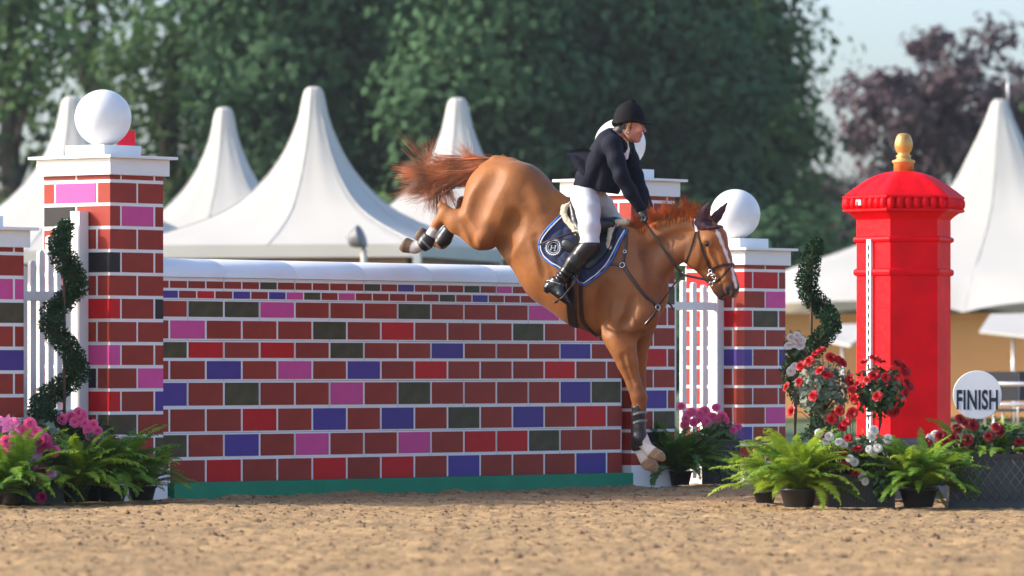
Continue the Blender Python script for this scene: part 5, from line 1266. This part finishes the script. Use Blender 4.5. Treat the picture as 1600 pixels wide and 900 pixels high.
# breastplate
bp_ = hroot('breastplate', 'brown leather breastplate straps across the horse chest', 'breastplate')
strap('strap', [(935, 409), (950, 412), (965, 414), (973, 415)], 0.022, LEATH, bp_, 0.007, 20, mirror=True)
strap('strap', [(978, 366), (978, 382), (976, 397), (973, 413)], 0.022, LEATH, bp_, 0.007, 20, mirror=True)
strap('strap', [(974, 416), (985, 432), (998, 450), (1010, 464), (1020, 474), (1027, 481)], 0.026, LEATH, bp_, 0.007, 30, mirror=True)
strap('strap', [(1026, 484), (1020, 494), (1012, 503), (1009, 507)], 0.024, LEATH, bp_, 0.007, 14)
for a, b, R_ in ((973, 415, 0.019), (1026, 481, 0.020), (977, 394, 0.012)):
    p, n_ = surf_hit(H, a, b); ring(bp_, p + n_ * 0.014, n_, R_, 0.0042, STEEL)
p, n_ = surf_hit(H, 1026, 481)
mb = MB(); mb.tube([tuple(p + n_ * 0.012)] + [tuple(HP(a, b, -0.075)) for a, b in ((1036, 468), (1048, 452), (1060, 436), (1067, 428))], 0.009, 8, flat=0.5); mb.build('martingale_strap', LEATH, bp_)
mb = MB(); mb.tube([tuple(HP(a, b, 0.075)) for a, b in ((1030, 478), (1044, 456), (1058, 438), (1067, 428))], 0.009, 8, flat=0.5); mb.build('martingale_strap', LEATH, bp_)
for t_ in (-0.08, 0.08): ring(bp_, HP(1067, 428, t_), HS * 0 + np.array([0.6, 0.5, 0.4]), 0.017, 0.004, STEEL)
# ear bonnet
eb = SDF(HP(1076, 380) * [1, 0, 1] + np.array([0, -0.2, 0]), HP(1152, 304) * [1, 0, 1] + np.array([0, 0.2, 0]), 0.006)
schain(eb, [(1094, 349, -.058, 8.5, .036), (1098, 338, -.068, 8.2, .026), (1103, 327, -.072, 5.8, .016), (1109, 315.5, -.07, 1.5, .006)], 0.015)
schain(eb, [(1113, 347, .058, 8.5, .036), (1121, 337, .068, 7.2, .026), (1128, 328, .072, 5, .016), (1136, 317, .07, 1.4, .006)], 0.015)
schain(eb, [(1093, 352, 0, 14, .082), (1104, 355, 0, 14, .09)], 0.015); schain(eb, [(1106, 353, 0, 10, .096), (1114, 357, 0, 5.0, .095), (1124, 355, 0, 3.6, .085)], 0.015)
sell(eb, 1104, 330, -0.095, 9, 0.016, 0.006, 'sub', rz=3, ang=-66)
eb.cut(HP(1090, 364), dirn(0.12, 0.99)); v_, f_ = eb.nets(2)
bon = hroot('ear_bonnet', 'dark maroon ear bonnet over the horse ears', 'ear bonnet')
link('bonnet', npmesh('bonnet', v_, f_, mat('maroon_cloth', lin(62, 36, 44), 0.85, 0.2, 40, 0.3, 160)), bon)
cr = MB()
for i in range(10):
    a, b = 1122 + 9 * R.random(), 347 + 7 * R.random(); p, n_ = surf_hit(eb, a, b); cr.lathe([(0.0004, -0.002), (0.0028, 0), (0.0004, 0.003)], 6, tuple(p + n_ * 0.002))
tag(cr.build('crystals', STEEL, bon), kind='stuff')
# bridle and reins
br = hroot('bridle', 'dark leather bridle with silver bit and long reins', 'bridle')
strap('browband', [(1087, 343), (1087, 352), (1089, 362)], 0.024, mat('browband_white', (0.72, 0.72, 0.74), 0.3, 0.1), br, 0.008, 8)
strap('cheekpiece', [(1089, 362), (1094, 379), (1101, 400), (1110, 418), (1113, 428)], 0.019, LEATH, br, 0.007, 26, mirror=True)
strap('throatlash', [(1087, 362), (1082, 380), (1076, 398), (1072, 411)], 0.011, LEATH, br, 0.005, 20, mirror=True)
strap('noseband', [(1111, 421), (1120, 417), (1131, 414), (1143, 413)], 0.020, LEATH, br, 0.008, 20, mirror=True)
strap('flash_strap', [(1143, 416), (1135, 424), (1126, 435), (1119, 442)], 0.014, LEATH, br, 0.007, 20, mirror=True)
for t_ in (-1, 1):
    p = HP(1112, 434, t_ * 0.062); ring(br, p, (0.1, 1, 0), 0.034, 0.0055, STEEL, 'bit_ring'); ring(br, HP(1111, 444, t_ * 0.066), (0.1, 1, 0), 0.016, 0.004, STEEL, 'bit_ring'); ring(br, HP(1110, 424, t_ * 0.066), (0.1, 1, 0), 0.014, 0.004, STEEL, 'bit_ring')
    mb = MB(); mb.tube([tuple(HP(1111, 432, t_ * 0.067)), tuple(HP(1118, 428, t_ * 0.06))], 0.007, 7); mb.build('bit_shank', STEEL, br)
mb = MB(); mb.tube([tuple(HP(1113, 434, -0.06)), tuple(HP(1122, 438, 0)), tuple(HP(1113, 434, 0.06))], 0.007, 8); mb.build('bit_bar', STEEL, br)
for t_, sg in ((-0.13, -1), (0.10, 1)):
    pts = spline([tuple(HP(1006, 344, t_)), tuple(HP(1030, 379, t_ * 1.0)), tuple(HP(1050, 408, t_ * 0.9)), tuple(HP(1067, 428, sg * 0.085)), tuple(HP(1088, 434, sg * 0.075)), tuple(HP(1110, 438, sg * 0.066))], 30)
    ribbon('rein', pts, np.tile(np.array([0.15, -1.0, 0.1]) / 1.02, (30, 1)), 0.019, 0.005, LEATH, br)
pts = [tuple(HP(1004, 350, -.13)), tuple(HP(995, 372, -.19)), tuple(HP(992, 380, -.17)), tuple(HP(1000, 362, -.1)), tuple(HP(1010, 345, 0.08))]
# boots on the fore and hind legs
def legboot(name, label, t, pts, m2, grow=1.0):
    S = SDF(np.minimum(*[HP(*p[:2], t) for p in (pts[0], pts[-1])]) - 0.09, np.maximum(*[HP(*p[:2], t) for p in (pts[0], pts[-1])]) + 0.09, 0.006)
    schain(S, [(a, b, t, r_, l) for a, b, r_, l in pts], 0.012); S.cut(HP(pts[0][0], pts[0][1], t), HP(pts[0][0], pts[0][1], t) - HP(pts[1][0], pts[1][1], t)); S.cut(HP(pts[-1][0], pts[-1][1], t), HP(pts[-1][0], pts[-1][1], t) - HP(pts[-2][0], pts[-2][1], t))
    v_, f_ = S.nets(2); root = hroot(name, label, 'leg boot', 'black leg boots of the horse'); link('shell', npmesh('shell', v_, f_, BLKL), root); return root, S
b1, S = legboot('tendon_boot', 'black boot on the near foreleg of the horse', -.14, [(997, 634, 11, .045), (998, 648, 11, .043), (999, 668, 10, .040), (1000, 685, 12.5, .048), (1002, 697, 11, .044)], 0)
for py in (645, 658): strap('strap', [(990, py + 3), (999, py), (1010, py - 1)], 0.018, mat('strap_grey', (0.16, 0.16, 0.17), 0.4, 0.1), b1, 0.006, 8, S=S)
sellp = [(995, 678), (997, 690)]
b2, S = legboot('tendon_boot', 'black boot on the far foreleg, half hidden', .14, [(997, 650, 11, .045), (996, 672, 10, .040), (998, 694, 12.5, .048), (999, 704, 11, .044)], 0)
b3, S = legboot('fetlock_boot', 'black boot on the near hind leg', -.165, [(672, 368, 10.5, .043), (666, 378, 12.5, .048), (658, 386, 10.5, .045)], 0)
strap('strap', [(659, 374), (664, 380), (671, 387)], 0.016, MATS['strap_grey'], b3, 0.006, 8, S=S)
b4, S = legboot('fetlock_boot', 'black boot on the far hind leg', .15, [(703, 357, 10.5, .043), (694, 373, 12.5, .048), (686, 382, 11, .045)], 0)
# ------------------------------------------------------------------ rider
rider = hroot('person', 'rider in navy jacket, white breeches and black helmet astride the leaping horse', 'person')
BODY = [((916, 306, 0, 20, .145), (924, 280, 0, 18, .13), (944, 248, 0, 20, .15), (957, 226, 0, 21, .16))]
def add_arms(S, g):
    gp = g / KP
    for pts in ([(955, 224, -.10, 17, .08), (957, 228, -.185, 12.5, .058), (963, 252, -.225, 10.8, .049), (970, 274, -.245, 9.0, .041), (985, 300, -.20, 8.2, .038), (1000, 325, -.135, 6.5, .031)],
                [(965, 224, .10, 17, .08), (974, 226, .185, 12.5, .058), (984, 250, .225, 10.8, .049), (993, 274, .235, 9.0, .041), (1002, 300, .18, 8.2, .038), (1011, 323, .10, 6.5, .031)]):
        schain(S, [(a, b, t, r_ + gp, l + g) for a, b, t, r_, l in pts], 0.025)
def body_sdf(lo_, hi_, h, g=0.0, parts='torso arms legs', armg=None):
    S = SDF(lo_, hi_, h); gp = g / KP
    def ch(pts, k=0.03): schain(S, [(a, b, t, r_ + gp, l + g) for a, b, t, r_, l in pts], k)
    if 'torso' in parts: ch(BODY[0], 0.04)
    if 'arms' in parts: add_arms(S, g)
    if 'XX' in parts:
        ch([(955, 224, -.10, 17, .08), (957, 228, -.185, 14, .062), (963, 252, -.235, 12.5, .055), (970, 274, -.255, 10.5, .046), (985, 300, -.20, 9.5, .042), (1000, 325, -.135, 7, .032)], 0.025)
        ch([(965, 224, .10, 17, .08), (974, 226, .185, 14, .062), (984, 250, .235, 12.5, .055), (993, 274, .245, 10.5, .046), (1002, 300, .18, 9.5, .042), (1011, 323, .10, 7, .032)], 0.025)
    if 'legs' in parts:
        ch([(915, 309, -.08, 21, .10), (919, 331, -.21, 16.5, .085), (921, 356, -.30, 14.8, .07), (922, 383, -.34, 12, .058), (913, 392, -.347, 10.8, .053), (898, 410, -.355, 11.3, .052), (878, 434, -.345, 7.2, .036)], 0.03)
        ch([(924, 310, .08, 22, .10), (940, 325, .20, 18, .085), (955, 348, .29, 16, .07), (966, 378, .335, 12.5, .058), (958, 390, .345, 11, .053), (943, 410, .355, 11.5, .052), (923, 434, .345, 8, .038)], 0.03)
    return S
lo_ = np.array([HP(842, 400)[0], -0.47, HP(900, 486)[2]]); hi_ = np.array([HP(1034, 300)[0], 0.47, HP(900, 150)[2]])
B = body_sdf(lo_, hi_, 0.0075, -0.004)
schain(B, [(958, 224, 0, 14, .07), (970, 206, 0, 11.5, .055), (979, 196, 0, 12, .055)], 0.025)                 # neck
schain(B, [(982, 184, 0, 19, .074), (987, 192, 0, 17, .070)], 0.03)                                             # skull
schain(B, [(990, 196, 0, 13, .062), (993, 208, 0, 9, .048), (993, 216, 0, 6.5, .034)], 0.02)                     # face
for s in (-1, 1):
    schain(B, [(980, 206, s * .052, 5.5, .018), (985, 214, s * .042, 5.0, .018), (994, 219, s * .012, 4.2, .018)], 0.012)   # jaw
    sell(B, 1000, 203, s * 0.036, 5.5, 0.018, 0.012)                                                           # cheek
    sell(B, 1003.5, 198.0, s * 0.032, 3.4, 0.016, 0.008, 'sub', rz=2.0)                                           # eye socket
    sell(B, 1001.2, 198.4, s * 0.031, 3.2, 0.014, 0.003, rz=2.4)
    sell(B, 977, 196, s * 0.073, 4.4, 0.012, 0.006, rz=6.2, ang=-15); sell(B, 977.5, 196, s * 0.083, 2.2, 0.008, 0.004, 'sub', rz=3.6, ang=-15)
    sell(B, 1003, 194.3, s * 0.026, 3.4, 0.020, 0.008, rz=1.5)                                                   # brow
    sell(B, 1006.5, 206.0, s * 0.010, 1.7, 0.007, 0.004)
schain(B, [(1002.5, 196, 0, 2.6, .011), (1005.5, 201, 0, 2.5, .012), (1008.0, 204.3, 0, 2.6, .014)], 0.008)       # nose
sell(B, 1002.0, 210.2, 0, 3.2, 0.022, 0.008, rz=1.6); sell(B, 1000.8, 213.6, 0, 3.0, 0.020, 0.008, rz=1.6)
sell(B, 1003.5, 212.0, 0, 4.0, 0.019, 0.003, 'sub', rz=0.7)
sell(B, 997, 218.6, 0, 4.6, 0.022, 0.010, rz=4.0)                                                                # chin
def foot(S, dx, t, g=0.0):
    gp = g / KP; schain(S, [(878 + dx, 434, t, 8 + gp, .036 + g), (866 + dx, 444, t, 8.5 + gp, .034 + g), (858 + dx, 449, t, 7.5 + gp, .033 + g)], 0.02)
    schain(S, [(860 + dx, 449, t, 7 + gp, .033 + g), (870 + dx, 457, t, 6.5 + gp, .034 + g), (881 + dx, 466, t, 5.5 + gp, .038 + g)], 0.02)
    schain(S, [(873 + dx, 444, t, 8 + gp, .034 + g), (879 + dx, 461, t - 0.01 * np.sign(-t), 6.5 + gp, .040 + g), (889 + dx, 473, t, 3.8 + gp, .032 + g)], 0.02)
foot(B, 0, -.345); foot(B, 45, .345)
def hand(S, px_, py_, t, s, g=0.0):
    """closed fist on the rein: palm, four curled fingers of unequal length, thumb on top"""
    gp = g / KP
    schain(S, [(px_ - 4, py_ - 10, t, 6.0 + gp, .026 + g), (px_, py_ - 2, t - s * 0.004, 6.2 + gp, .030 + g), (px_ + 2, py_ + 2, t - s * 0.006, 5.5 + gp, .033 + g)], 0.014)
    for i, ln in enumerate((0.95, 1.05, 1.0, 0.82)):
        tt = t + (i - 1.5) * 0.019; kx, ky = px_ + 5.5 - i * 0.3, py_ + 1 + i * 0.4
        schain(S, [(kx - 3, ky - 2, tt, 2.1 + gp, .0098 + g), (kx + 1.2 * ln, ky + 3.5 * ln, tt, 2.0 + gp, .0094 + g), (kx - 1.5 * ln, ky + 8.5 * ln, tt, 1.9 + gp, .0090 + g), (kx - 5.5 * ln, ky + 8.0 * ln, tt, 1.7 + gp, .0084 + g), (kx - 6.0 * ln, ky + 5.0 * ln, tt, 1.5 + gp, .0078 + g)], 0.004)
    schain(S, [(px_ - 3, py_ - 4, t + s * 0.030, 2.8 + gp, .012 + g), (px_ + 3, py_ + 0, t + s * 0.034, 2.3 + gp, .0105 + g), (px_ + 7, py_ + 4, t + s * 0.022, 1.9 + gp, .009 + g)], 0.008)
hand(B, 1004, 336, -.13, 1); hand(B, 1014, 333, .10, -1)
V, F = B.nets(2); px, py = hpix(V); C = np.tile(np.array(lin(190, 126, 104)), (len(V), 1)); C *= (0.9 + 0.2 * vnoise(V * 30, 2))[:, None]
P2 = np.stack([px, py], 1)
paint2 = lambda w, col: C.__setitem__(slice(None), C * (1 - w[:, None]) + np.array(col) * w[:, None])
hd = (V[:, 2] > HP(980, 224)[2])
paint2(hd * np.clip((12 - d_seg(P2, (963, 188), (968, 198))) / 3, 0, 1), (0.006, 0.005, 0.0045))
paint2(hd * np.clip((2.4 - d_seg(P2, (985.5, 186), (985.2, 201))) / 1.5, 0, 1) * (np.abs(V[:, 1]) > 0.045), (0.035, 0.025, 0.02))
paint2(hd * np.clip((2.6 - d_seg(P2, (1004, 210.5), (1001.5, 213.5))) / 1.5, 0, 1), lin(150, 74, 68))
paint2(hd * np.clip((7 - d_seg(P2, (988, 214), (996, 217))) / 5, 0, 1) * 0.35, lin(140, 100, 88))
paint2(hd * np.clip((3.6 - d_seg(P2, (998, 203), (1001, 204))) / 4, 0, 1) * 0.4, lin(192, 108, 92))
paint2(hd * np.clip((1.3 - d_seg(P2, (1000, 194.0), (1005.0, 194.2))) / 0.8, 0, 1), (0.06, 0.04, 0.03))
me = npmesh('body', V, F, mat('skin', (0.6, 0.35, 0.25), 0.5, 0.06, 40, vcol=True)); set_col(me, C); link('body', me, rider)
for s in (-1, 1):
    m = MB(); R_ = 0.0105; m.lathe([(R_ * math.sin(PI * q / 10) + 1e-5, -R_ * math.cos(PI * q / 10)) for q in range(11)], 12, tuple(HP(1001.6, 198.6, s * 0.031))); m.build('eye', mat('rider_eye', (0.05, 0.035, 0.03), 0.15, 0.1), rider)
# breeches
BRE = mat('white_breeches', (0.58, 0.575, 0.58), 0.75, 0.05, 20, 0.35, 26)
S = body_sdf(lo_, hi_, 0.008, 0.008, 'torso legs')
S.cut(HP(916, 276, 0), dirn(0.30, -0.95)); 
for dx, t in ((0, -.34), (44, .34)):
    S.cut(HP(914 + dx, 396, t), dirn(-0.55, 0.83), HP(890 + dx, 425, t), 0.30)
sell(S, 911, 314, -0.05, 17, 0.13, 0.03, rz=14, ang=60)
v_, f_ = S.nets(2)
fold = np.sin(v_[:, 2] * 75 + 3 * vnoise(v_ * 9, 4) + v_[:, 0] * 30) * np.clip((0.5 - np.abs(v_[:, 2] - HP(915, 325)[2]) / 0.14), 0, 0.5) * 0.0045
v_ = v_ + fold[:, None] * S.grad(v_)
link('breeches', npmesh('breeches', v_, f_, BRE), rider)
S = body_sdf(lo_, hi_, 0.008, 0.014, 'torso'); S.cut(HP(913, 282, 0), dirn(0.30, -0.95)); S.cut(HP(913, 291, 0), dirn(-0.30, 0.95)); v_, f_ = S.nets(1); link('belt', npmesh('belt', v_, f_, BLKL), rider)
# riding boots
S = body_sdf(np.array([lo_[0], -0.47, lo_[2]]), hi_, 0.0075, 0.011, 'legs')
foot(S, 0, -.345, 0.007); foot(S, 45, .345, 0.007)
for dx, t in ((0, -.34), (44, .34)):
    S.cut(HP(868 + dx, 462.5, t), dirn(-0.57, 0.82), HP(866 + dx, 466, t), 0.16)
    schain(S, [(859 + dx, 450, t, 5.5, .032), (853.5 + dx, 455.5, t, 4.8, .031)], 0.004); S.cut(HP(854 + dx, 457.5, t), dirn(-0.57, 0.82), HP(853 + dx, 460, t), 0.06)
    schain(S, [(874 + dx, 464.5, t, 2.2, .040), (889 + dx, 476.0, t, 2.0, .036)], 0.003)
S.cut(HP(912, 379, -0.3), (0, 0, 1))
v_, f_ = S.nets(2)
fold = np.sin((v_ @ np.array([0.6, 0, 0.8])) * 130 + 4 * vnoise(v_ * 14, 6)) * np.exp(-((v_[:, 2] - HP(878, 432)[2]) / 0.05) ** 2) * 0.0045
v_ = v_ + fold[:, None] * S.grad(v_)
BOOTS = S
BOOTM = mat('boot_black', (0.010, 0.010, 0.011), 0.24, 0.2, 10, 0.08, 40)
for vi, fi in islands(v_, f_): link('riding_boot', npmesh('riding_boot', vi, fi, BOOTM), rider)
for dx, t, sg in ((0, -.345, -1), (45, .345, 1)):
    m = MB(); m.tube([tuple(HP(a + dx, b, t + sg * 0.045)) for a, b in ((858, 438), (866, 441), (876, 444))], 0.0055, 6); m.tube([tuple(HP(858 + dx, 438, t + sg * 0.045)), tuple(HP(852 + dx, 440, t)), tuple(HP(858 + dx, 438, t - sg * 0.04))], 0.005, 6); m.build('spur', STEEL, rider)
    m = MB(); m.tube([tuple(HP(a + dx, b, t + sg * 0.048)) for a, b in ((884, 470), (877, 468), (868, 464), (862, 461))], 0.004, 6)
# jacket
JK = mat('navy_jacket', lin(14, 18, 34), 0.8, 0.15, 30, 0.55, 22, spec=0.2)
S = body_sdf(lo_, hi_, 0.0075, 0.018, 'torso')
schain(S, [(949, 238, 0, 22, .165), (957, 224, 0, 23, .172), (963, 214, 0, 17, .115)], 0.03)
schain(S, [(952, 268, 0, 20, .145), (948, 292, 0, 20, .15)], 0.03)             # skirt front
schain(S, [(936, 262, 0, 18, .155), (929, 284, 0, 19, .16)], 0.03)
S.cut(HP(928, 296, 0), dirn(-0.22, 0.975)); add_arms(S, 0.013); S.cut(HP(1003, 332, -.13), dirn(0.5, 0.87), HP(1007, 342, -.13), 0.075); S.cut(HP(1013, 329, .10), dirn(0.4, 0.9), HP(1016, 338, .10), 0.075)
S.cut(HP(964, 206, 0), dirn(0.62, -0.78), HP(978, 200, 0), 0.15)
schain(S, [(978, 214, 0, 7, .030), (988, 232, 0, 7, .026), (993, 246, 0, 6, .008)], 0.006, 'sub')        # open neck
schain(S, [(964, 214, 0, 7, .045), (974, 206, 0, 8, .05)], 0.008, 'sub')
v_, f_ = S.nets(2)
g_ = S.grad(v_); pz = v_[:, 2]
fold = np.sin((v_ @ np.array([0.9, 0.25, 0.55])) * 62 + 5 * vnoise(v_ * 7, 14)) * 0.0050 * np.clip(vnoise(v_ * 6 + 7, 15) - 0.45, 0, 1) * 2 + (vnoise(v_ * 11, 16) - 0.5) * 0.010
v_ = v_ + (fold * (np.abs(v_[:, 1]) > -1))[:, None] * g_
link('jacket', npmesh('jacket', v_, f_, JK), rider)
JS = S
# jacket tails lifted by the wind
nu_, nv_ = 16, 14
for t0, t1, tip, lab in ((-0.15, -0.005, (882, 240), 0), (0.005, 0.15, (889, 234), 0)):
    G_ = np.zeros((nv_, nu_, 3))
    for i in range(nv_):
        f = i / (nv_ - 1); a = np.array([916 - 2 * f * 0, 236]) ; 
        for j in range(nu_):
            u = j / (nu_ - 1); up = np.array([919, 234]) * (1 - u) + np.array(tip) * u; dn = np.array([911, 284]) * (1 - u) + np.array([901, 270]) * u
            dn = np.array([913, 288]) * (1 - u) + np.array([894, 264 - 10 * u]) * u
            q = up * (1 - f) + dn * f; q = q + np.array([0, -4 * math.sin(PI * u) + 3 * math.sin(5 * f + 3 * u)])
            G_[i, j] = HP(q[0] + 7 * (1 - u), q[1], t0 + (t1 - t0) * (0.15 + 0.85 * (0.5 + 0.5 * math.cos(PI * f))) if False else (t0 if t0 < 0 else t1) * (1 - 0.25 * u) + 0.02 * math.sin(4 * f + 2 * u))
    n_ = np.cross(np.gradient(G_, axis=0), np.gradient(G_, axis=1)); n_ /= np.linalg.norm(n_, axis=2, keepdims=True) + 1e-9
    shell('coat_tail', G_, n_, 0, 0.007, JK, rider)
# shirt and collar
SH = mat('white_shirt', (0.75, 0.76, 0.80), 0.7, 0.04)
S = SDF(HP(945, 262) * [1, 0, 1] + np.array([0, -0.2, 0]), HP(1005, 190) * [1, 0, 1] + np.array([0, 0.2, 0]), 0.006)
schain(S, [(952, 240, 0, 26, .13), (960, 222, 0, 22, .12)], 0.03); schain(S, [(964, 217, 0, 12.5, .064), (972, 206, 0, 12, .058)], 0.02)
schain(S, [(973, 218, 0, 7, .04), (977, 234, 0, 6, .03), (978, 246, 0, 4, .02)], 0.02)
S.cut(HP(971, 212, 0), dirn(0.45, -0.89)); v_, f_ = S.nets(2)
for vi, fi in islands(v_, f_, 400): link('shirt', npmesh('shirt', vi, fi, SH), rider)
for s in (-1, 1):   # lapels
    a = spline([(968, 211), (977, 226), (984, 242), (986, 254)], 12); P = []; Nn = []
    for q in a: p, n_ = surf_hit(JS, q[0], q[1]); P.append(p + n_ * 0.002); Nn.append(n_)
    wf = np.interp(np.linspace(0, 1, 12), [0, 0.4, 0.6, 1], [0.035, 0.05, 0.045, 0.012])
    P = np.array(P); Nn = np.array(Nn)
    if s > 0: P = P * [1, -1, 1]; Nn = Nn * [1, -1, 1]; P = P[::-1]; Nn = Nn[::-1]; wf = wf[::-1]
    ribbon('lapel', P, Nn, 0.04, 0.006, JK, rider, wf)
# gloves
S = SDF(np.array([HP(990, 340)[0], -0.22, HP(990, 356)[2]]), np.array([HP(1030, 340)[0], 0.2, HP(990, 314)[2]]), 0.0042)
hand(S, 1004, 336, -.13, 1, 0.0025); hand(S, 1014, 333, .10, -1, 0.0025); v_, f_ = S.nets(1)
for vi, fi in islands(v_, f_): link('glove', npmesh('glove', vi, fi, mat('glove_black', (0.014, 0.014, 0.015), 0.5, 0.2, 20, 0.2, 60)), rider)
# helmet
S = SDF(HP(948, 206) * [1, 0, 1] + np.array([0, -0.14, 0]), HP(1030, 150) * [1, 0, 1] + np.array([0, 0.14, 0]), 0.005)
sell(S, 983.5, 188, 0, 25.5, 0.100, 0.01, rz=29.5); S.cut(HP(984, 192.5, 0), dirn(0.02, 1.0))
schain(S, [(962, 192, 0, 5, .07), (972, 193, 0, 4.5, .094), (984, 190.5, 0, 2.6, .100)], 0.012); schain(S, [(961, 195, 0, 3.5, .04), (966, 196, 0, 3.2, .06)], 0.01)
sell(S, 983, 197, 0, 18, 0.080, 0.004, 'sub', rz=8)
H2 = HP(1003, 191.0, 0); S.ell(H2, (0.086, 0.078, 0.0075), [(0.97, 0, -0.22), (0, 1, 0), (0.22, 0, 0.97)], 0.012)
sell(S, 989, 157.8, 0, 5, 0.02, 0.006, rz=2.2, ang=8)
v_, f_ = S.nets(1); link('helmet', npmesh('helmet', v_, f_, mat('helmet_velvet', (0.005, 0.005, 0.006), 0.8, 0.25, 30, 0.15, 160, spec=0.15)), rider); HEL = S
TANL = mat('tan_strap', lin(186, 122, 62), 0.55, 0.15, 40)
strap('chin_strap', [(985.5, 189), (982.5, 197), (980.5, 206)], 0.021, TANL, rider, 0.005, 12, S=B, lift=0.006)
strap('chin_strap', [(980.5, 207), (982, 213), (986, 220)], 0.014, TANL, rider, 0.005, 12, S=B, lift=0.004)
strap('chin_strap', [(966, 198), (973, 203), (980, 206)], 0.011, LEATH, rider, 0.005, 12, S=B, lift=0.004)
p, n_ = surf_hit(B, 980.5, 206); ring(rider, p + n_ * 0.01, n_, 0.010, 0.0035, STEEL, 'buckle')
# stirrups and leathers
for s, dx in ((-1, 0), (1, 45)):
    st_ = hroot('stirrup', 'stirrup on the near side under the rider boot' if s < 0 else 'stirrup on the far side behind the horse', 'stirrup', 'stirrups')
    t = s * 0.345; c_ = HP(876 + dx, 466, t)
    m = MB(); arc = [(878, 452), (884, 455), (884, 466), (876, 474), (868, 472)]
    m.tube([tuple(HP(895 + dx, 446, t + s * 0.03)), tuple(HP(889 + dx, 452, t + s * 0.055)), tuple(HP(880 + dx, 464, t + s * 0.06)), tuple(HP(868 + dx, 472, t + s * 0.055))], [0.011, 0.012, 0.011, 0.010], 8, flat=0.5); m.build('iron', BLKL, st_)
    m = MB(); m.tube([tuple(HP(895 + dx, 446, t + s * 0.03)), tuple(HP(889 + dx, 452, t - s * 0.055)), tuple(HP(880 + dx, 464, t - s * 0.06)), tuple(HP(868 + dx, 472, t - s * 0.055))], [0.011, 0.012, 0.011, 0.010], 8, flat=0.5); m.build('iron', BLKL, st_)
    m = MB(); m.tube([tuple(HP(868 + dx, 472, t + s * 0.055)), tuple(HP(868 + dx, 472, t - s * 0.055))], 0.018, 8, flat=0.5); m.build('tread', BLKL, st_)
    ribbon('leather', [HP(a + dx, b, t + s * c2) for a, b, c2 in ((895, 446, .03), (900, 434, .01), (905, 420, -.02), (909, 405, -.05))], np.tile(np.array([0.1, float(s), 0.1]), (4, 1)), 0.026, 0.006, LEATH, st_)
# whip under the arm side
wh = hroot('riding_whip', 'thin dark whip lying along the saddle pad', 'whip')
m = MB(); pts = [surf_hit(H, a, b) for a, b in ((844, 383), (858, 379), (872, 375), (888, 372), (902, 371))]
m.tube([tuple(p + n_ * (0.034 + 0.008 * i)) for i, (p, n_) in enumerate(pts)], [0.005, 0.006, 0.007, 0.009, 0.010], 6); m.build('shaft', LEATH, wh)
